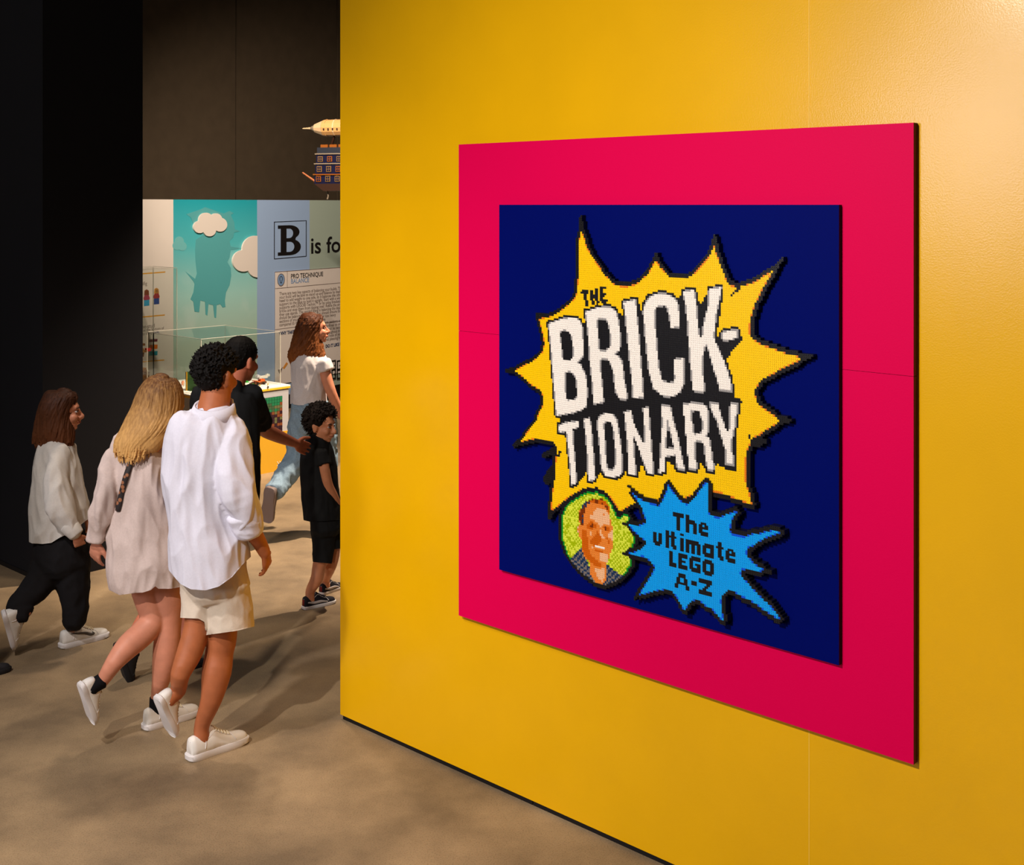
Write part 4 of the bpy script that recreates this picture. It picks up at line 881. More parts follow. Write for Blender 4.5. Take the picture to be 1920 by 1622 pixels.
def head_frame(c, f, tilt=0.0):
    f = Vector((f[0], f[1], 0)).normalized(); r = f.cross(UP)
    f2 = (f*math.cos(tilt)+UP*math.sin(tilt)); u2 = r.cross(f2)
    return frame(c, r, f2, u2)
def add_head(bm, M, s=1.0, jaw=1.0, ears=True):
    def b_(x, y, z, a, b, c, u=14, v=10): ball(bm, M @ T_((x*s, y*s, z*s)), (a*s, b*s, c*s), u, v)
    b_(0, -0.012, 0.035, 0.076, 0.096, 0.085, 20, 14)
    b_(0, 0.022, -0.03, 0.062*jaw, 0.070, 0.078)
    b_(0, 0.040, -0.075, 0.042*jaw, 0.045, 0.035)
    b_(0, 0.068, -0.096, 0.020, 0.018, 0.016)
    b_(0, 0.072, 0.028, 0.050, 0.020, 0.022)
    for k in (-1, 1):
        b_(k*0.036, 0.062, -0.030, 0.024, 0.026, 0.026)
        if ears: b_(k*0.074, -0.008, -0.012, 0.012, 0.020, 0.034); b_(k*0.081, -0.016, 0.002, 0.009, 0.015, 0.022)
    g = lambda x, y, z: M @ Vector((x*s, y*s, z*s))
    tube(bm, [g(0, 0.088, 0.012), g(0, 0.100, -0.012), g(0, 0.113, -0.032), g(0, 0.098, -0.044)], [0.009*s, 0.010*s, 0.013*s, 0.011*s], n=8)
    for k in (-1, 1): ball(bm, M @ T_((k*0.012*s, 0.099*s, -0.036*s)), (0.009*s, 0.009*s, 0.008*s), 8, 6)
    tube(bm, [g(-0.022, 0.082, -0.062), g(0, 0.097, -0.060), g(0.022, 0.082, -0.062)], [0.005*s, 0.008*s, 0.005*s], n=8)
    tube(bm, [g(-0.020, 0.080, -0.071), g(0, 0.093, -0.071), g(0.020, 0.080, -0.071)], [0.005*s, 0.008*s, 0.005*s], n=8)
def face_parts(root, M, s, brow, lip=(150, 75, 65), smile=0.0):
    g = lambda x, y, z: M @ Vector((x*s, y*s, z*s))
    for k in (-1, 1):
        bm = bmesh.new(); ball(bm, M @ T_((k*0.031*s, 0.078*s, 0.002*s)), (0.0115*s, 0.0105*s, 0.0055*s), 12, 8); e = from_bm('eye', bm, mat('eye_white', (200, 190, 180), rough=0.2), root, True)
        bm = bmesh.new(); ball(bm, M @ T_((k*0.031*s, 0.0855*s, 0.002*s)), (0.0062*s, 0.004*s, 0.0056*s), 10, 6); from_bm('iris', bm, mat('dark_iris', (30, 18, 12), rough=0.15), e, True)
        bm = bmesh.new(); tube(bm, [g(k*0.019, 0.089, 0.022), g(k*0.032, 0.0905, 0.027), g(k*0.047, 0.080, 0.023)], [0.003*s, 0.0038*s, 0.002*s], n=6); from_bm('eyebrow', bm, brow, root, True)
        bm = bmesh.new(); tube(bm, [g(k*0.020, 0.0855, 0.006), g(k*0.031, 0.0895, 0.0095), g(k*0.043, 0.082, 0.006)], [0.0022*s]*3, n=6); from_bm('eyelash', bm, brow, root, True)
    bm = bmesh.new(); tube(bm, [g(-0.024, 0.084, -0.066+smile), g(0, 0.1025, -0.0655), g(0.024, 0.084, -0.066+smile)], [0.002*s, 0.0035*s, 0.002*s], n=6); from_bm('mouth', bm, mat('lip_%d' % lip[0], lip), root, True)

def add_hand(bm, wrist, d, nrm, thumb, L=0.18, curl=0.35, spread=1.0):
    """palm and five fingers; d: finger direction, nrm: side the fingers curl to, thumb: side of the thumb"""
    d = Vector(d).normalized(); th = Vector(thumb); th = (th-d*th.dot(d)).normalized(); nr = Vector(nrm); nr = (nr-d*nr.dot(d)-th*nr.dot(th)).normalized()
    k = L/0.18
    pe = wrist+d*0.085*k+nr*0.004
    tube(bm, [wrist-d*0.02*k, wrist+d*0.02*k, wrist+d*0.055*k, pe], [(0.024*k, 0.018*k), (0.031*k, 0.017*k), (0.041*k, 0.016*k), (0.039*k, 0.013*k)], n=14, ref=th)
    for i, (off, ln, c) in enumerate(((0.031, 0.068, 0.9), (0.0105, 0.078, 1.0), (-0.0105, 0.074, 1.05), (-0.031, 0.058, 1.1))):
        p = wrist+d*(0.080*k)+th*off*k; a = 0.10; q_ = [p]; dd = (d+th*off*2.2*spread)
        for seg in (0.42, 0.33, 0.25):
            a += curl*c
            v = dd*math.cos(a)+nr*math.sin(a); p = p+v.normalized()*ln*seg*k; q_.append(p)
        tube(bm, q_, [0.0098*k, 0.0092*k, 0.0084*k, 0.0072*k], n=8, sub=2)
    p = wrist+d*0.022*k+th*0.022*k
    v1 = (d*0.65+th*0.75+nr*0.25).normalized(); v2 = (d*0.85+th*0.35+nr*0.35).normalized()
    tube(bm, [p, p+v1*0.035*k, p+v1*0.035*k+v2*0.030*k, p+v1*0.035*k+v2*0.054*k], [0.014*k, 0.0125*k, 0.0105*k, 0.0085*k], n=8, sub=2)

class Person:
    def __init__(self, label, Y0, px, group=None):
        self.Y = Y0; self.u = Y0/F; b = P(px, 600, Y0); b.z = 0
        self.root = empty('person', b); tag(self.root, label, 'person', group)
        self.bm = bmesh.new()
    def p(self, x, y, dy=0.0): return P(x, y, self.Y+dy)
    def limb(self, pts, r, bm=None, **kw):
        tube(bm or self.bm, [q if isinstance(q, Vector) else self.p(*q) for q in pts], [x*self.u for x in r], n=26, **kw)
    def rows(self, rw, bm, n=28, caps=(0.6, 0.0), sub=3):
        """rows: (y, x left, x right, half depth in metres, depth offset)"""
        pts, rad = [], []
        for r in rw:
            y, xl, xr, b = r[:4]; dy = r[4] if len(r) > 4 else 0.0
            pts.append(self.p((xl+xr)/2, y, dy)); rad.append(((xr-xl)/2*self.u, b))
        tube(bm, pts, rad, n=n, ref=Vector((1, 0, 0)), sub=sub, caps=caps)
    def body(self, m, voxel=0.005, smooth=4):
        self.body_o = link_mesh('body', fuse(self.bm, voxel, smooth), m, self.root)
    def garment(self, name, bm, m, voxel=0.008, amp=0.006, freq=(12, 12, 4), ridge=False, seed=0.0, fn=None, smooth=5, label=None, hem=None, hy=(-1e9, 1e9)):
        me = fuse(bm, voxel, smooth)
        if amp or fn: folds(me, amp, freq, ridge, seed, fn)
        if hem: hem_cut(me, hem, *hy)
        o = link_mesh(name, me, m, self.root)
        if label: o['label'] = label
        return o
    def hair(self, bm, m, voxel=0.0035, smooth=1):
        return link_mesh('hair', fuse(bm, voxel, smooth, 0.4), m, self.root)

def strands(bm, per, rw, n, wave=0.0, rad=0.004, seed=1, start=0.0, tail=0.03, phi=(0, 2*math.pi), wf=3.0):
    rd = random.Random(seed)
    pts, rr = [], []
    for r in rw:
        y, xl, xr, b = r[:4]; dy = r[4] if len(r) > 4 else 0.0
        pts.append(per.p((xl+xr)/2, y, dy)); rr.append(((xr-xl)/2*per.u, b))
    pts, rr = spline(pts, rr, 3); N = len(pts)
    for i in range(n):
        a = rd.uniform(*phi); k0 = int(N*rd.uniform(start, start+0.15)); ph = rd.uniform(0, 6.28); kk = rd.uniform(0.97, 1.05); da = rd.uniform(-0.25, 0.25); k1 = N-int(rd.uniform(0, 0.15)*N)
        path = []
        for k in range(k0, k1, 2):
            t = (k-k0)/max(1, N-1-k0); aa = a+da*t+wave*0.25*math.sin(t*wf*6.28+ph)
            w = 1+wave*0.10*math.sin(t*wf*6.28+ph+1.3)
            path.append(pts[k]+Vector((rr[k][0]*math.cos(aa), -rr[k][1]*math.sin(aa), 0))*kk*w)
        if len(path) < 3: continue
        path.append(path[-1]+(path[-1]-path[-2])*0.3-UP*tail*rd.random())
        tube(bm, path, [rad]*(len(path)-1)+[rad*0.4], n=5, sub=1, caps=(0, 0))
def curls(bm, M, s, n, r_coil, r_tube, length, zmin=-0.02, seed=1, ymax=0.07, rx=0.080, ry=0.100, rz=0.092, back=-0.06, oy=-0.014, oz=0.036):
    rd = random.Random(seed); cnt = 0
    while cnt < n:
        v = Vector((rd.gauss(0, 1), rd.gauss(0, 1), rd.gauss(0, 1))).normalized()
        q_ = Vector((v.x*rx, v.y*ry+oy, v.z*rz+oz))
        lim = zmin if q_.y > -0.01 else back
        if q_.z < lim or (q_.y > ymax*0.7 and q_.z < 0.085) or (abs(q_.x) > 0.050 and q_.y > -0.050 and q_.z < 0.045): continue
        cnt += 1
        ax = (v+Vector((rd.uniform(-.5, .5), rd.uniform(-.5, .5), rd.uniform(-.4, .4)))).normalized()
        o1 = ax.orthogonal().normalized(); o2 = ax.cross(o1); ph = rd.uniform(0, 6.28); turns = rd.uniform(0.8, 1.6); L = length*rd.uniform(0.6, 1.2)
        path = []
        for k in range(9):
            t = k/8; an = ph+turns*6.28*t; rc_ = r_coil*(0.4+0.6*math.sin(math.pi*min(1, t*1.3)*0.8))
            path.append(M @ ((q_+ax*(L*t-0.01)+(o1*math.cos(an)+o2*math.sin(an))*rc_)*s))
        tube(bm, path, [r_tube*s]*8+[r_tube*0.5*s], n=5, sub=1, caps=(0, 0))

SOLE = [(0.0, 0.30), (0.015, 0.58), (0.05, 0.78), (0.15, 0.86), (0.32, 0.80), (0.48, 0.84), (0.62, 0.96), (0.75, 1.0), (0.86, 0.98), (0.94, 0.84), (0.985, 0.52), (1.0, 0.25)]
UPPER = [(0.012, 0.45, 0.066), (0.03, 0.68, 0.094), (0.09, 0.80, 0.098), (0.20, 0.82, 0.090), (0.30, 0.82, 0.094), (0.38, 0.82, 0.112), (0.42, 0.82, 0.108), (0.50, 0.83, 0.090), (0.60, 0.88, 0.074), (0.72, 0.95, 0.061), (0.83, 0.94, 0.055), (0.91, 0.85, 0.050), (0.965, 0.64, 0.044), (0.99, 0.34, 0.036)]
def make_shoe(per, heel, toe, up, m_up, m_sole, m_lace, accent=None, th=0.030, hw=0.043):
    x = toe-heel; L = x.length; x.normalize(); up = Vector(up); z = (up-x*up.dot(x)).normalized(); y = z.cross(x); k = L/0.28; W = hw*k
    g = lambda a, b, c: heel+x*a*L+y*b+z*c*k
    ut, uw, uh = [a[0] for a in UPPER], [a[1] for a in UPPER], [a[2] for a in UPPER]
    def surf(t, f, lift=0.0015):
        w = float(np.interp(t, ut, uw)); h = float(np.interp(t, ut, uh)); cx = abs(f)**(1/0.75); cz = math.sqrt(max(0.0, 1-cx*cx))
        return g(t, W*w*f*(1+lift/W*abs(f)), th*0.6+(h-th*0.6)*cz**0.7+lift*(1-abs(f)))
    bm = bmesh.new(); rings = []
    for (t, w, h) in UPPER:
        r = []
        for i in range(13):
            a = math.pi*i/12; cx, cz = math.cos(a), math.sin(a)
            r.append(bm.verts.new(g(t, W*w*(abs(cx)**0.75)*(1 if cx >= 0 else -1), th*0.6+(h-th*0.6)*cz**0.7)))
        rings.append(r)
    for a, b in zip(rings, rings[1:]):
        for i in range(12): bm.faces.new((a[i], a[i+1], b[i+1], b[i]))
    bm.faces.new(rings[0]); bm.faces.new(rings[-1][::-1])
    for a, b in zip(rings, rings[1:]): bm.faces.new((a[0], b[0], b[12], a[12]))
    fix(bm); sh = from_bm('shoe', bm, m_up, per.root, True)
    bm = bmesh.new(); 
    st_, sw_ = [a_[0] for a_ in SOLE], [a_[1] for a_ in SOLE]; tt_ = [0.5-0.5*math.cos(math.pi*i/28) for i in range(29)]
    ww_ = [float(np.interp(t, st_, sw_)) for t in tt_]; ww_ = [ww_[0]]+[(ww_[i-1]+2*ww_[i]+ww_[i+1])/4 for i in range(1, 28)]+[ww_[-1]]
    loop = list(zip(tt_, ww_))+[(t, -w) for t, w in zip(tt_[::-1], ww_[::-1])]
    lv = [(0.0, 0.96), (0.006, 1.02), (th*0.8, 1.03), (th, 0.97)]; rg = []
    for (h, q_) in lv: rg.append([bm.verts.new(g((t-0.5)*1.02*q_/1.0+0.5, W*w*1.04*q_, h+(0.012*max(0, (t-0.8)/0.2)**2 if h == 0 else 0))) for t, w in loop])
    n = len(loop)
    for a, b in zip(rg, rg[1:]):
        for i in range(n): bm.faces.new((a[i], a[(i+1) % n], b[(i+1) % n], b[i]))
    bm.faces.new(rg[0][::-1]); bm.faces.new(rg[-1]); fix(bm); so = from_bm('sole', bm, m_sole, sh, True); so.modifiers.new('edges', 'EDGE_SPLIT').split_angle = math.radians(40)
    for t in (0.43, 0.485, 0.54, 0.595, 0.65):
        bm = bmesh.new(); tube(bm, [surf(t, f, 0.003) for f in (-0.55, -0.3, 0, 0.3, 0.55)], [0.0042*k]*5, n=6); from_bm('lace', bm, m_lace, sh, True)
    bm = bmesh.new(); tube(bm, [surf(0.44, 0.1, 0.004), surf(0.43, 0.45, 0.012), surf(0.50, 0.62, 0.010), surf(0.49, 0.3, 0.006)], [0.003*k]*4, n=6); from_bm('lace', bm, m_lace, sh, True)
    for sm in ([(0.74, -0.93), (0.70, -0.6), (0.68, 0), (0.70, 0.6), (0.74, 0.93)], [(0.02, 0.3), (0.16, 0.62), (0.30, 0.72), (0.42, 0.62), (0.56, 0.60), (0.68, 0.62)], [(0.02, -0.3), (0.16, -0.62), (0.30, -0.72), (0.42, -0.62), (0.56, -0.60), (0.68, -0.62)], [(0.22, 0.98), (0.24, 0.85), (0.20, 0.66)], [(0.22, -0.98), (0.24, -0.85), (0.20, -0.66)]):
        bm = bmesh.new(); tube(bm, [surf(t, f, 0.0012) for t, f in sm], [0.0018*k]*len(sm), n=5, sub=5); from_bm('seam', bm, m_sole, sh, True)
    if accent:
        for sd in (-1, 1):
            bm = bmesh.new(); tube(bm, [surf(t, sd*f, 0.002) for t, f in ((0.18, 0.78), (0.30, 0.86), (0.46, 0.93), (0.58, 0.95), (0.65, 0.90), (0.62, 0.80))], [(0.002, 0.002), (0.0045, 0.003), (0.0075, 0.003), (0.0085, 0.003), (0.007, 0.003), (0.002, 0.002)], n=8, ref=z); from_bm('side_mark', bm, accent, sh, True)
    return sh

def ankle(heel, toe, up=UP):
    x = toe-heel; L = x.length; x.normalize(); up = Vector(up); z = (up-x*up.dot(x)).normalized(); k = L/0.28
    return [heel+x*L*0.235+z*0.135*k, heel+x*L*0.225+z*0.085*k, heel+x*L*0.26+z*0.055*k]
FW = Vector((0.65, 0.76, 0))      # the way the group walks
WSHOE = mat('white_leather', (0.78, 0.74, 0.68), rough=0.5, srgb=False, noise_amt=0.04, noise_scale=30); WSOLE = mat('white_rubber', (0.72, 0.68, 0.66), rough=0.6, srgb=False); LACE = mat('cream_lace', (215, 200, 170))
BSHOE = mat('charcoal_shoe', (34, 33, 38), rough=0.7); BSOLE = mat('dark_rubber', (28, 27, 30), rough=0.7)
BLKHAIR = mat('black_hair', (0.005, 0.004, 0.0036), rough=0.7, spec=0.12, srgb=False)

# ---- young man in a white shirt and cream shorts
m1 = Person('young man seen from behind in a loose white shirt and cream shorts', 5.42, 400)
SK1 = skin_mat('tan_skin', (172, 100, 62))
m1h, m1t = floorP(353, 1427), floorP(461, 1388); m1h2, m1t2, m1u2 = m1.p(292, 1310, -.14), m1.p(322, 1382, -.06), (0.60, 0.75, 0.15)
hM = head_frame(m1.p(406, 704, 0.02), (0.47, 0.88), -0.12); add_head(m1.bm, hM, 1.02)
m1.limb([(408, 715, 0.02), (404, 745, 0.01), (398, 775, 0), (395, 800, 0)], [27, 28, 31, 40])
m1.rows([(800, 335, 445, .08), (900, 335, 430, .09), (1000, 345, 435, .08), (1060, 360, 440, .075)], m1.bm, caps=(.6, .6))
m1.limb([(440, 822, 0), (440, 880, -.06), (447, 930, -.09), (468, 985, -.05), (487, 1018, 0.0), (496, 1036, 0.02)], [24, 22, 20, 17, 13.5, 11.5])
add_hand(m1.bm, m1.p(497, 1038, .02), m1.p(507, 1085, .10)-m1.p(497, 1038, .02), (-0.6, 0.3, 0), (0.25, .9, 0.1), L=0.165, curl=0.30)
m1.limb([(335, 825, .0), (330, 900, .10), (335, 950, .18), (360, 985, .28)], [22, 20, 17, 12]); add_hand(m1.bm, m1.p(360, 985, .28), (0.5, .5, -.6), (0, 0, 1), (0, 1, .3), L=0.165)
m1.limb([(415, 1080, 0.02), (418, 1130, 0.02), (416, 1195, 0.02), (411, 1225, .02), (406, 1262, .0), (396, 1312, -.02)]+ankle(m1h, m1t), [28, 29, 28, 26.5, 27.5, 20, 14.5, 14, 13])
m1.limb([(378, 1080, 0.02), (374, 1120, 0.0), (369, 1175, -.02), (356, 1222, -.05), (338, 1265, -.09)]+ankle(m1h2, m1t2, m1u2), [26, 25, 24, 24, 18, 14, 13.5, 13])
m1.body(SK1)
bm = bmesh.new()
ball(bm, hM @ T_((0, -0.016, 0.045)), (0.083, 0.103, 0.088)); ball(bm, hM @ T_((0, -0.045, 0.0)), (0.070, 0.068, 0.070))
curls(bm, hM, 1.02, 1100, 0.007, 0.0030, 0.030, zmin=0.035, seed=4, back=-0.05)
m1.hair(bm, BLKHAIR, 0.0027)
SH = cloth('white_oxford_cotton', (0.66, 0.645, 0.73), srgb=False, amt=0.03)
bm = bmesh.new()
m1.rows([(772, 362, 436, .075, 0), (785, 345, 450, .095, 0), (803, 325, 457, .115, 0), (832, 309, 454, .125, 0), (880, 307, 446, .135, 0), (940, 310, 448, .145, 0), (1000, 316, 456, .155, 0), (1040, 320, 464, .16, -.01), (1075, 325, 466, .165, -.015), (1110, 332, 466, .17, -.02), (1130, 336, 464, .17, -.02)], bm)
m1.limb([(432, 812, -.01), (436, 850, -.04), (437, 890, -.07), (446, 930, -.09), (458, 962, -.07), (466, 988, -.05)], [30, 34, 35, 33, 28, 24], bm)
m1.limb([(333, 822, .03), (328, 880, .10), (335, 950, .18)], [20, 22, 20], bm)
def back_pleat(x, y, z):
    p0 = m1.p(357, 830); d_ = (x-p0.x-0.006*math.sin(z*9)); q_ = 0.0
    if y < m1.Y-0.02:
        q_ += (-0.006*math.exp(-(d_/0.012)**2)+0.003*math.exp(-((d_-0.024)/0.014)**2))*min(1, max(0, (m1.p(0, 805).z-z)/0.05))*min(1, max(0, (z-m1.p(0, 1010).z)/0.25))
        e_ = x-m1.p(405+ (m1.p(0, 830).z-z)*20, 830).x
    return q_
m1.garment('shirt', bm, SH, 0.006, 0.015, (6.5, 6.5, 2.4), True, 3.1, back_pleat, 4, hem=[(300, 1048), (322, 1076), (338, 1095), (358, 1105), (385, 1107), (410, 1100), (435, 1082), (455, 1058), (475, 1040), (500, 1030)])
bm = bmesh.new()   # turned-up cuff and collar
m1.limb([(452, 962, -.075), (462, 982, -.055), (468, 1000, -.045)], [28, 29, 26], bm, caps=(.3, .3)); m1.garment('cuff', bm, SH, 0.005, 0.004, (9, 9, 14), True, 1.0, smooth=3)
bm = bmesh.new()
def collar_ring(per, y0, y1, cx0, cx1, a0, a1, b, lift):
    n = 40; th = 0.005; A_, B_ = [], []
    for k in range(n+1):
        an = math.radians(-75)+math.radians(330)*k/n+math.radians(110)
        for lst, y_, cx_, a_, f_ in ((A_, y0, cx0, a0, 1.0), (B_, y1, cx1, a1, 1.12)):
            c_ = per.p(cx_, y_); lst.append(Vector((c_.x+a_*per.u*math.cos(an), c_.y+b*f_*math.sin(an), c_.z+lift*math.sin(an))))
    return A_, B_
A_, B_ = collar_ring(m1, 757, 782, 402, 398, 36, 43, 0.080, 0.020)
v0 = []
for a, b in zip(A_, B_):
    o_ = Vector((a.x-A_[20].x*0, 0, 0)); cen = Vector((m1.p(400, 770).x, m1.Y, 0)); out = Vector((b.x-cen.x, b.y-cen.y, 0)).normalized()*0.004
    v0.append([bm.verts.new(a-out), bm.verts.new(a+out), bm.verts.new((a+b)/2+out*1.5), bm.verts.new(b+out), bm.verts.new(b-out)])
for a, b in zip(v0, v0[1:]):
    for i in range(5): bm.faces.new((a[i], a[(i+1) % 5], b[(i+1) % 5], b[i]))
bm.faces.new(v0[0]); bm.faces.new(v0[-1][::-1]); fix(bm); from_bm('collar', bm, SH, m1.root, True)
bm = bmesh.new()
CRS = cloth('cream_twill', (0.66, 0.56, 0.45), srgb=False, amt=0.03)
m1.rows([(1040, 340, 455, .10, .02), (1075, 342, 464, .11, .02), (1110, 348, 472, .115, .01)], bm, caps=(.3, .5))
m1.limb([(425, 1085, .03), (428, 1130, 0.02), (432, 1200, 0.01)], [40, 43, 45], bm, caps=(.6, 0))
m1.limb([(373, 1085, .02), (372, 1125, .0), (368, 1180, -.03)], [36, 31, 28], bm, caps=(.6, 0))
m1.garment('shorts', bm, CRS, 0.006, 0.006, (9, 9, 5), True, 8.0, smooth=3, hem=[(330, 1158), (372, 1160), (383, 1166), (386, 1191), (443, 1183), (480, 1174)])
make_shoe(m1, m1h, m1t, UP, WSHOE, WSOLE, LACE)
make_shoe(m1, m1h2, m1t2, m1u2, WSHOE, WSOLE, LACE)

# ---- blonde woman in a beige shirt dress
w1 = Person('woman with long straight blonde hair in a beige linen shirt dress', 5.68, 290)
w1h, w1t = floorP(270, 1369), floorP(371, 1337); w1h2, w1t2, w1u2 = w1.p(147, 1284, -.26), w1.p(172, 1358, -.20), (0.70, 0.70, 0.12)
SK2 = skin_mat('pink_skin', (208, 138, 110))
hM = head_frame(w1.p(304, 752, 0.02), (0.74, 0.67), -0.05); add_head(w1.bm, hM, 0.93, 0.92, False)
w1.limb([(300, 775, 0), (285, 810, 0), (275, 840, 0)], [20, 21, 30])
w1.rows([(840, 235, 305, .07), (930, 240, 305, .08), (1020, 235, 315, .10), (1075, 240, 322, .11)], w1.bm, caps=(.6, .6))
w1.limb([(222, 856, -.01), (206, 900, -.05), (192, 950, -.07), (183, 985, -.06), (181, 1012, -.04)], [17, 15, 13, 11, 9.5])
add_hand(w1.bm, w1.p(182, 1013, -.04), w1.p(173, 1070, -.01)-w1.p(182, 1013, -.04), (0.35, 0.5, 0), (0.8, -0.5, 0.1), L=0.165, curl=0.28)
w1.limb([(305, 850, .02), (318, 910, .08), (325, 970, .18)], [17, 15, 11]); add_hand(w1.bm, w1.p(325, 970, .18), (.5, .5, -.6), (0, 0, 1), (0, 1, .3), L=0.16)
w1.limb([(312, 1070, 0.02), (316, 1120, .02), (316, 1168, .01), (313, 1205, .0), (309, 1240, -.01), (301, 1280, -.01)]+ankle(w1h, w1t), [36, 31, 24, 24.5, 23, 16, 11.5, 11, 10.5])
w1.limb([(275, 1070, 0), (277, 1110, 0.0), (287, 1160, -.02), (268, 1187, -.06), (240, 1212, -.12), (214, 1243, -.18)]+ankle(w1h2, w1t2, w1u2), [35, 29, 24, 24, 22.5, 16.5, 12, 11.5, 11])
w1.body(SK2)
rw = [(706, 290, 318, .035, .01), (711, 278, 328, .065, .01), (725, 265, 337, .092, .01), (745, 256, 342, .105, .01), (768, 248, 340, .105, 0), (790, 238, 331, .10, -.03), (812, 225, 314, .085, -.06), (832, 216, 290, .06, -.085), (850, 224, 268, .035, -.10)]
bm = bmesh.new(); w1.rows(rw, bm, caps=(.45, .5)); strands(bm, w1, rw, 1000, wave=0.08, rad=0.0019, seed=2, tail=0.05, wf=1.0, start=0.14)
w1.hair(bm, hair_mat('blonde_hair', (96, 62, 36), (214, 164, 98), w1.p(0, 850).z, w1.p(0, 700).z), 0.0022)
LIN = cloth('beige_linen', (0.60, 0.48, 0.435), srgb=False, amt=0.05)
bm = bmesh.new()
w1.rows([(815, 248, 300, .05), (828, 222, 308, .08), (850, 205, 314, .10), (890, 214, 318, .115), (930, 221, 322, .125), (975, 211, 326, .14), (1010, 202, 332, .15), (1050, 202, 341, .16), (1085, 209, 347, .16), (1110, 216, 350, .155), (1132, 222, 350, .15)], bm)
w1.limb([(216, 853, -.01), (206, 890, -.05), (196, 930, -.07), (187, 965, -.075), (181, 995, -.06), (180, 1013, -.05)], [20, 20, 20.5, 22, 16, 16], bm, caps=(.6, .1))
w1.limb([(303, 848, .02), (316, 905, .08), (324, 960, .17)], [22, 22, 18], bm)
dress_o = w1.garment('shirt_dress', bm, LIN, 0.006, 0.014, (8, 8, 3.0), True, 12.0, smooth=4, hem=[(190, 1100), (212, 1110), (224, 1116), (245, 1113), (268, 1111), (284, 1106), (291, 1099), (297, 1104), (320, 1104), (352, 1098)])
from mathutils.bvhtree import BVHTree
def on_cloth(o, pts, lift):
    """points of the cloth seen at these photo pixels, lifted off its surface"""
    t = BVHTree.FromPolygons([v.co for v in o.data.vertices], [tuple(p_.vertices) for p_ in o.data.polygons]); out = []
    for x, y in pts:
        d = (P(x, y, 5.0)-cam.location).normalized(); h = t.ray_cast(cam.location, d)
        if h[0] is not None: out.append(h[0]-d*lift)
    return out
pts = on_cloth(dress_o, ((262, 826), (255, 842), (248, 859), (242, 876), (236, 894), (231, 912), (227, 928), (223, 946), (221, 958)), 0.006)
bm = bmesh.new(); tube(bm, pts, [(0.014, 0.004)]*len(pts), n=8, ref=Vector((1, 0, 0)))
def leopard():
    m = bpy.data.materials.new('spotted_strap'); m.use_nodes = True; nt = m.node_tree; b = nt.nodes['Principled BSDF']
    tc = nt.nodes.new('ShaderNodeTexCoord'); v = nt.nodes.new('ShaderNodeTexVoronoi'); v.inputs['Scale'].default_value = 38; nt.links.new(tc.outputs['Object'], v.inputs['Vector'])
    r = nt.nodes.new('ShaderNodeValToRGB'); r.color_ramp.elements[0].position = 0.30; r.color_ramp.elements[0].color = (*lin((150, 95, 60)), 1); r.color_ramp.elements[1].position = 0.42; r.color_ramp.elements[1].color = (*lin((30, 20, 18)), 1)
    nt.links.new(v.outputs['Distance'], r.inputs['Fac']); nt.links.new(r.outputs['Color'], b.inputs['Base Color']); b.inputs['Roughness'].default_value = 0.6
    return m
o = from_bm('bag_strap', bm, leopard(), w1.root, True); o['label'] = 'brown spotted bag strap'
SOCK = cloth('black_knit', (20, 19, 22))
for pts, r in ((ankle(w1h, w1t), [13.5, 13, 12.5]), (ankle(w1h2, w1t2, w1u2), [14, 13.5, 13])):
    bm = bmesh.new(); w1.limb(pts, r, bm, caps=(.1, .5)); fix(bm); from_bm('sock', bm, SOCK, w1.root, True)
make_shoe(w1, w1h, w1t, UP, WSHOE, WSOLE, LACE)
make_shoe(w1, w1h2, w1t2, w1u2, WSHOE, WSOLE, LACE)

# ---- girl in a white jumper and black trousers
g1 = Person('brown haired girl in a white jumper and black trousers beside the dark pillar', 6.73, 125)
SK3 = skin_mat('fair_skin', (200, 132, 100))
hM = head_frame(g1.p(118, 772, 0), (0.95, 0.30), -0.02); add_head(g1.bm, hM, 0.92, 0.92, False)
face_parts(g1.root, hM, 0.92, mat('brown_brow', (60, 36, 24)))
g1.limb([(112, 790), (108, 815), (106, 845)], [16, 16, 24]); g1.rows([(840, 78, 130, .07), (930, 75, 140, .08), (1010, 75, 155, .10)], g1.bm, caps=(.6, .6))
g1.limb([(112, 850, -.05), (112, 905, -.14), (122, 955, -.17), (140, 998, -.17)], [13, 12, 11, 9]); 
add_hand(g1.bm, g1.p(142, 1003, -.17), g1.p(154, 1032, -.14)-g1.p(142, 1003, -.17), (-0.5, 0.2, -.3), (0.75, 0.3, 0.3), L=0.135, curl=0.75)
g1.limb([(120, 850, .08), (132, 905, .16), (152, 950, .20), (162, 972, .20)], [13, 11, 9, 7.5]); add_hand(g1.bm, g1.p(161, 970, .20), (.25, 0, -.9), (-.5, 0, 0), (0, 1, 0), L=0.13, curl=.5)
g1h, g1t = floorP(113, 1216), floorP(201, 1192); g1h2, g1t2, g1u2 = g1.p(2, 1150, -.22), g1.p(20, 1216, -.12), (0.85, 0.4, 0.35)
g1.limb([(130, 1030, 0), (138, 1090, 0), (140, 1150, 0)]+ankle(g1h, g1t), [22, 17, 12, 9.5, 9, 9]); g1.limb([(100, 1030, 0), (78, 1080, -.05), (50, 1115, -.10)]+ankle(g1h2, g1t2, g1u2), [22, 17, 12, 9, 9, 9])
g1.body(SK3)
rw = [(730, 106, 124, .02), (735, 93, 138, .05), (746, 82, 143, .075), (765, 75, 138, .085), (785, 70, 135, .08), (805, 66, 137, .08), (822, 64, 137, .07), (836, 74, 132, .045)]
bm = bmesh.new(); g1.rows(rw, bm, caps=(.45, .5)); strands(bm, g1, rw, 420, wave=0.35, rad=0.003, start=0.14, seed=5, tail=0.04, wf=1.6)
g1.hair(bm, hair_mat('chestnut_hair', (52, 28, 16), (104, 60, 34), g1.p(0, 840).z, g1.p(0, 728).z), 0.003)
KN = cloth('white_knit', (0.66, 0.62, 0.56), srgb=False, amt=0.04)
bm = bmesh.new()
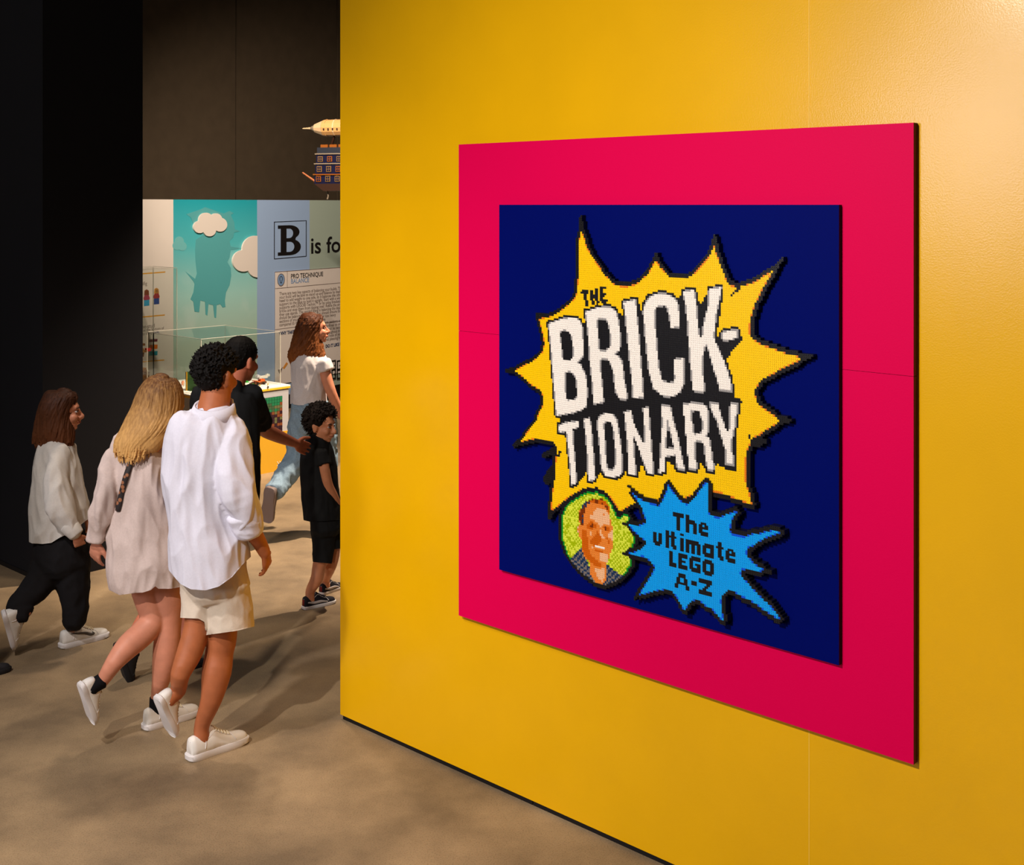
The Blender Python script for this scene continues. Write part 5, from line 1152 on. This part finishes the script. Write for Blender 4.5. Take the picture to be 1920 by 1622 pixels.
g1.rows([(820, 84, 126, .055), (832, 68, 137, .09), (855, 63, 143, .11), (900, 59, 152, .125), (950, 55, 161, .135), (985, 55, 168, .135), (1015, 58, 166, .135), (1035, 60, 162, .13)], bm)
g1.limb([(112, 850, -.05), (106, 900, -.12), (112, 950, -.16), (130, 985, -.165), (142, 998, -.17)], [20, 22, 24, 17, 13], bm); g1.limb([(122, 850, .06), (136, 905, .15), (154, 948, .19)], [18, 18, 15], bm)
g1.garment('jumper', bm, KN, 0.007, 0.012, (8, 8, 3.0), True, 21.0, smooth=4, hem=[(40, 1010), (60, 1019), (80, 1020), (96, 1018), (112, 1008), (130, 1000), (150, 985), (172, 968)], hy=(g1.Y-0.15, g1.Y+0.5))
bm = bmesh.new(); g1.limb([(127, 984, -.165), (135, 992, -.17), (144, 1003, -.17)], [16, 16, 14], bm, caps=(.2, .2)); g1.garment('cuff', bm, KN, 0.005, 0.002, (12, 12, 12), True)
BT = cloth('black_jersey', (0.012, 0.011, 0.012), srgb=False)
bm = bmesh.new(); g1.rows([(1000, 66, 155, .12), (1030, 64, 166, .135), (1060, 68, 168, .13)], bm, caps=(.3, .6))
g1.limb([(134, 1040, 0), (136, 1090, 0), (140, 1130, 0), (140, 1160, 0)]+ankle(g1h, g1t)[:1], [34, 31, 26, 21, 18], bm, caps=(.6, .1)); g1.limb([(98, 1040, 0), (80, 1085, -.04), (54, 1115, -.09), (30, 1140, -.14)]+ankle(g1h2, g1t2, g1u2)[:2], [34, 29, 24, 18, 15, 13], bm, caps=(.6, .1))
g1.garment('trousers', bm, BT, 0.008, 0.007, (8, 8, 6), True, 4.0)
make_shoe(g1, g1h, g1t, UP, WSHOE, WSOLE, LACE, accent=mat('grey_mark', (90, 84, 78)))
make_shoe(g1, g1h2, g1t2, g1u2, WSHOE, WSOLE, LACE)

# ---- man in black between the others
m2 = Person('dark haired man in a black tee shirt reaching out to the curly haired boy', 6.55, 400)
SK4 = skin_mat('warm_skin', (206, 122, 92))
hM = head_frame(m2.p(453, 676, 0.02), (0.55, 0.83), -0.15); add_head(m2.bm, hM, 0.98)
m2.limb([(448, 690), (440, 715), (432, 745)], [20, 20, 22]); m2.rows([(750, 395, 460, .07), (830, 395, 468, .09), (940, 385, 465, .10)], m2.bm, caps=(.6, .6))
m2.limb([(464, 746, .0), (484, 775, .14), (493, 803, .30), (515, 815, .42), (538, 825, .53), (556, 832, .61)], [11, 14.5, 14, 13.5, 11, 8.5])
add_hand(m2.bm, m2.p(556, 832, .61), m2.p(572, 841, .75)-m2.p(556, 832, .61), (0.3, 0.5, -.6), (0.2, -.2, 0.9), L=0.175, curl=0.22)
m2.limb([(378, 745, 0), (372, 800, .05), (375, 860, .08), (385, 910, .12)], [16, 14, 12, 9]); add_hand(m2.bm, m2.p(385, 912, .12), (.2, .2, -.9), (0, 1, 0), (.6, .5, 0), L=0.17)
m2.limb([(410, 940, 0), (380, 1050, -.02), (350, 1142, -.05), (350, 1185, -.07)]+ankle(floorP(338, 1262), floorP(388, 1243)), [34, 27, 18, 17.5, 11, 11, 11])
m2.limb([(400, 940, 0), (340, 1040, -.08), (296, 1128, -.16), (262, 1180, -.24)]+ankle(m2.p(214, 1212, -.36), m2.p(238, 1286, -.26), (0.80, 0.5, 0.4)), [34, 27, 18, 16, 11, 11, 11])
m2.body(SK4)
bm = bmesh.new(); ball(bm, hM @ T_((0, -0.018, 0.045)), (0.084, 0.100, 0.090)); ball(bm, hM @ T_((0, -0.045, 0.0)), (0.070, 0.066, 0.066)); curls(bm, hM, 0.98, 700, 0.005, 0.0032, 0.018, zmin=0.03, seed=14, back=-0.05); m2.hair(bm, BLKHAIR, 0.003)
BTS = cloth('black_cotton', (0.013, 0.0135, 0.014), srgb=False)
bm = bmesh.new(); m2.rows([(707, 416, 464, .065), (720, 380, 478, .09), (745, 367, 486, .115), (790, 372, 486, .125), (850, 378, 487, .13), (920, 376, 487, .135), (955, 376, 485, .13)], bm)
m2.limb([(470, 738, .0), (482, 768, .12), (492, 794, .25)], [21, 20, 19.5], bm, caps=(.6, 0)); m2.limb([(378, 742, 0), (372, 800, .05)], [20, 19], bm)
m2.garment('tee_shirt', bm, BTS, 0.008, 0.006, (9, 9, 4), True, 2.0)
bm = bmesh.new(); m2.rows([(930, 375, 480, .12), (970, 370, 482, .13), (1000, 360, 470, .12)], bm, caps=(.3, .5)); m2.limb([(415, 980, 0), (385, 1060, -.02), (354, 1130, -.05)], [42, 33, 27], bm, caps=(.6, 0)); m2.limb([(395, 980, 0), (345, 1050, -.08), (308, 1105, -.14)], [42, 32, 26], bm, caps=(.6, 0))
m2.garment('shorts', bm, BTS, 0.009, 0.005, (9, 9, 5), True, 6.0)
make_shoe(m2, floorP(338, 1262), floorP(388, 1243), UP, BSHOE, BSOLE, BSOLE)
make_shoe(m2, m2.p(214, 1212, -.36), m2.p(238, 1286, -.26), (0.80, 0.5, 0.4), BSHOE, BSOLE, BSOLE)

# ---- red haired girl in a white tee shirt and jeans
r1 = Person('girl with long wavy auburn hair in a white tee shirt and blue jeans', 9.0, 590)
hM = head_frame(r1.p(589, 618, 0), (0.93, 0.37), 0.12); add_head(r1.bm, hM, 0.95, 0.92, False); face_parts(r1.root, hM, 0.95, mat('auburn_brow', (80, 44, 24)))
r1.limb([(586, 632), (584, 648), (582, 665)], [11.5, 12, 18]); r1.rows([(672, 560, 606, .07), (720, 558, 604, .08), (770, 556, 612, .10)], r1.bm, caps=(.6, .6))
r1.limb([(606, 684, -.05), (613, 712, -.06), (622, 738, -.05), (632, 762, .0), (639, 780, .05)], [11, 10.5, 9.5, 8.5, 7]); add_hand(r1.bm, r1.p(639, 780, .05), (.35, .3, -.8), (-.5, .3, 0), (.3, .8, 0), L=0.16)
r1.limb([(560, 684, .06), (566, 715, .12), (580, 740, .18)], [11, 10, 8]); add_hand(r1.bm, r1.p(581, 742, .18), (.5, .4, -.6), (0, 0, 1), (0, 1, 0), L=0.16)
r1.limb([(572, 780, 0), (562, 850, 0), (540, 890, -.12)]+ankle(r1.p(505, 917, -.34), r1.p(499, 980, -.26), (0.25, 0.95, 0.1)), [18, 15, 12, 8, 8, 8]); r1.limb([(598, 780, 0), (610, 860, .08), (606, 930, .05)]+ankle(floorP(596, 1008), floorP(640, 992)), [18, 15, 12, 8, 8, 8])
r1.body(SK3)
rw = [(587, 578, 592, .02), (590, 569, 600, .05), (598, 562, 603, .075), (612, 557, 602, .085), (630, 552, 599, .08), (648, 547, 603, .08), (664, 543, 606, .075), (678, 546, 602, .06), (690, 556, 580, .03)]
bm = bmesh.new(); r1.rows(rw, bm, caps=(.45, .5)); strands(bm, r1, rw, 330, wave=0.9, rad=0.0045, start=0.12, seed=9, tail=0.05, wf=2.5)
r1.hair(bm, hair_mat('auburn_hair', (66, 34, 16), (138, 78, 32), r1.p(0, 690).z, r1.p(0, 590).z), voxel=0.0038)
bm = bmesh.new(); r1.rows([(654, 570, 598, .045), (663, 553, 610, .08), (680, 546, 614, .10), (710, 546, 612, .11), (740, 544, 612, .115), (768, 544, 614, .118)], bm); r1.limb([(606, 680, -.05), (612, 696, -.06)], [15, 14.5], bm, caps=(.6, 0)); r1.limb([(556, 680, .05), (560, 700, .09)], [13, 13], bm)
r1.garment('tee_shirt', bm, cloth('white_jersey', (0.62, 0.57, 0.55), srgb=False), 0.008, 0.007, (9, 9, 4), True, 5.0, smooth=4, hem=[(530, 755), (560, 760), (600, 759), (640, 756)])
bm = bmesh.new(); r1.rows([(752, 545, 612, .11), (775, 543, 620, .125), (800, 545, 626, .125)], bm, caps=(.3, .5)); r1.limb([(566, 790, 0), (562, 830, 0), (556, 862, -.03), (536, 890, -.12), (512, 924, -.26)], [25, 24, 23, 21, 17], bm, caps=(.6, .1)); r1.limb([(604, 790, 0), (612, 850, .08), (608, 920, .05), (604, 985, .0)], [26, 22, 18, 16], bm, caps=(.6, .1))
r1.garment('jeans', bm, cloth('blue_denim', (0.22, 0.31, 0.38), srgb=False, amt=0.18), 0.010, 0.012, (8, 8, 7), True, 1.5)
make_shoe(r1, r1.p(505, 917, -.34), r1.p(499, 980, -.26), (0.25, 0.95, 0.1), mat('grey_canvas', (120, 105, 98)), mat('taupe_rubber', (120, 104, 98)), LACE, hw=0.05)
make_shoe(r1, floorP(596, 1008), floorP(640, 992), UP, mat('grey_canvas', (120, 105, 98)), mat('taupe_rubber', (120, 104, 98)), LACE)

# ---- curly haired boy in black
b1 = Person('small boy with dark curly hair in black tee shirt and shorts', 7.4, 600)
SK5 = skin_mat('honey_skin', (210, 138, 98))
hM = head_frame(b1.p(603, 797, 0), (0.93, -0.37), -0.10); add_head(b1.bm, hM, 0.86, 1.0); face_parts(b1.root, hM, 0.86, mat('dark_brow', (30, 20, 15)), smile=0.004)
b1.limb([(600, 815, 0), (596, 830, 0), (594, 850, 0)], [13, 13, 20]); b1.rows([(850, 572, 620, .06), (910, 576, 622, .07), (985, 582, 632, .08)], b1.bm, caps=(.6, .6))
b1.limb([(604, 850, -.07), (609, 880, -.09), (615, 908, -.08), (625, 928, -.05), (634, 946, -.01)], [10.5, 9.5, 9, 8, 6.5]); add_hand(b1.bm, b1.p(634, 947, -.01), (.35, .15, -.9), (-.4, .4, 0), (.4, .8, 0), L=0.12)
b1.limb([(592, 848, .08), (600, 890, .12), (618, 925, .12)], [10, 9, 7]); add_hand(b1.bm, b1.p(619, 927, .12), (.3, .1, -.9), (-.4, .4, 0), (.4, .8, 0), L=0.12)
b1.limb([(605, 985, 0), (604, 1040, 0), (598, 1062, .0), (594, 1085, -.01)]+ankle(floorP(568, 1143), floorP(627, 1129)), [20, 16, 12.5, 12, 9, 8.5, 8.5]); b1.limb([(618, 985, .05), (624, 1030, .06), (620, 1060, .06)]+ankle(floorP(601, 1116), floorP(642, 1101)), [18, 14, 11.5, 9, 8.5, 8])
b1.body(SK5)
bm = bmesh.new(); ball(bm, hM @ T_((0, -0.03, 0.045)), (0.084, 0.092, 0.085)); curls(bm, hM, 0.86, 1300, 0.010, 0.0036, 0.048, zmin=0.035, seed=21, back=-0.07, rx=.084, ry=.104, rz=.098)
b1.hair(bm, mat('dark_brown_hair', (0.012, 0.0075, 0.005), rough=0.7, spec=0.12, srgb=False), 0.0028)
bm = bmesh.new(); b1.rows([(818, 581, 610, .05), (828, 572, 618, .075), (845, 564, 625, .09), (880, 562, 632, .10), (930, 565, 637, .11), (962, 569, 641, .115), (990, 572, 643, .118)], bm); b1.limb([(603, 848, -.07), (608, 872, -.09)], [14.5, 14], bm, caps=(.6, 0)); b1.limb([(592, 846, .08), (597, 872, .11)], [13, 13], bm)
b1.garment('tee_shirt', bm, BTS, 0.006, 0.005, (11, 11, 5), True, 9.0, smooth=4, hem=[(555, 972), (580, 978), (610, 977), (650, 974)])
bm = bmesh.new(); b1.rows([(965, 580, 640, .10), (990, 583, 642, .105)], bm, caps=(.3, .6)); b1.limb([(606, 985, 0), (607, 1020, 0), (606, 1066, 0)], [24, 21, 20], bm, caps=(.6, 0)); b1.limb([(622, 985, .05), (628, 1040, .06)], [20, 17], bm, caps=(.6, 0))
b1.garment('shorts', bm, BTS, 0.006, 0.005, (10, 10, 6), True, 7.0, smooth=4, hem=[(570, 1050), (590, 1054), (622, 1057), (627, 1030), (650, 1027)])
NSH = mat('navy_suede', (24, 23, 32), rough=0.8); RED = mat('red_tab', (120, 28, 28)); STR = mat('white_stripe', (190, 180, 175))
for hl, te in ((floorP(568, 1143), floorP(627, 1129)), (floorP(601, 1116), floorP(642, 1101))):
    sh = make_shoe(b1, hl, te, UP, NSH, WSOLE, NSH, th=0.026)
    x = (te-hl).normalized(); y = UP.cross(x); L_ = (te-hl).length; k_ = L_/0.28
    bm = bmesh.new(); tube(bm, [hl+x*L_*a-y*b*k_+UP*c*k_ for a, b, c in ((0.10, .0345, .055), (0.3, .0355, .045), (0.5, .0365, .045), (0.7, .0400, .034))], [(.004, .002), (.008, .0025), (.008, .0025), (.003, .002)], n=8, ref=UP); from_bm('stripe', bm, STR, sh, True)
    bm = bmesh.new(); tube(bm, [hl+x*0.004*k_+UP*0.035*k_, hl+x*0.004*k_+UP*0.07*k_], [(0.012, 0.004), (0.011, 0.004)], n=8, ref=y, sub=1); from_bm('heel_tab', bm, RED, sh, True)

# ---- walker at the edge of the picture, only a black shoe toe in view
e1 = Person('passer-by mostly out of frame, only a black shoe tip showing at the picture edge', 6.3, -90)
hM = head_frame(e1.p(-95, 690), (0.8, 0.6)); add_head(e1.bm, hM, 0.98)
e1.limb([(-98, 710), (-100, 740), (-100, 770)], [20, 20, 34]); e1.rows([(770, -145, -55, .09), (880, -140, -60, .10), (960, -142, -58, .11)], e1.bm, caps=(.6, .6))
for sx, dy in ((-150, -.05), (-52, .05)):
    e1.limb([(sx+4, 780, dy), (sx, 870, dy), (sx+10, 960, dy)], [17, 15, 10]); add_hand(e1.bm, e1.p(sx+10, 962, dy), (.1, .2, -.95), (.3, .3, 0), (.5, .8, 0))
e1.limb([(-80, 960, 0), (-70, 1100, 0), (-45, 1235, 0)], [30, 22, 12]); e1.limb([(-120, 960, 0), (-135, 1100, -.05), (-165, 1230, -.1)], [30, 22, 12])
e1.body(SK1, 0.008)
bm = bmesh.new(); ball(bm, hM @ T_((0, -0.018, 0.045)), (0.084, 0.103, 0.09)); curls(bm, hM, 0.98, 120, 0.006, 0.006, 0.016, zmin=0.03, seed=4, back=-0.05); e1.hair(bm, BLKHAIR, 0.006)
bm = bmesh.new(); e1.rows([(750, -125, -75, .07), (765, -155, -48, .11), (880, -152, -48, .13), (980, -154, -46, .14)], bm)
for sx, dy in ((-150, -.05), (-52, .05)): e1.limb([(sx+4, 780, dy), (sx, 870, dy), (sx+8, 945, dy)], [22, 20, 15], bm)
e1.garment('jumper', bm, BTS, 0.012, 0.006)
bm = bmesh.new(); e1.rows([(960, -150, -52, .13), (1000, -152, -50, .13)], bm, caps=(.3, .5)); e1.limb([(-78, 990, 0), (-70, 1100, 0), (-46, 1235, 0)], [36, 28, 20], bm); e1.limb([(-122, 990, 0), (-135, 1100, -.05), (-163, 1225, -.1)], [36, 28, 20], bm)
e1.garment('trousers', bm, BTS, 0.012, 0.006)
make_shoe(e1, floorP(-66, 1280), floorP(18, 1256), UP, BSHOE, BSOLE, BSOLE); make_shoe(e1, floorP(-185, 1290), floorP(-105, 1268), UP, BSHOE, BSOLE, BSOLE)
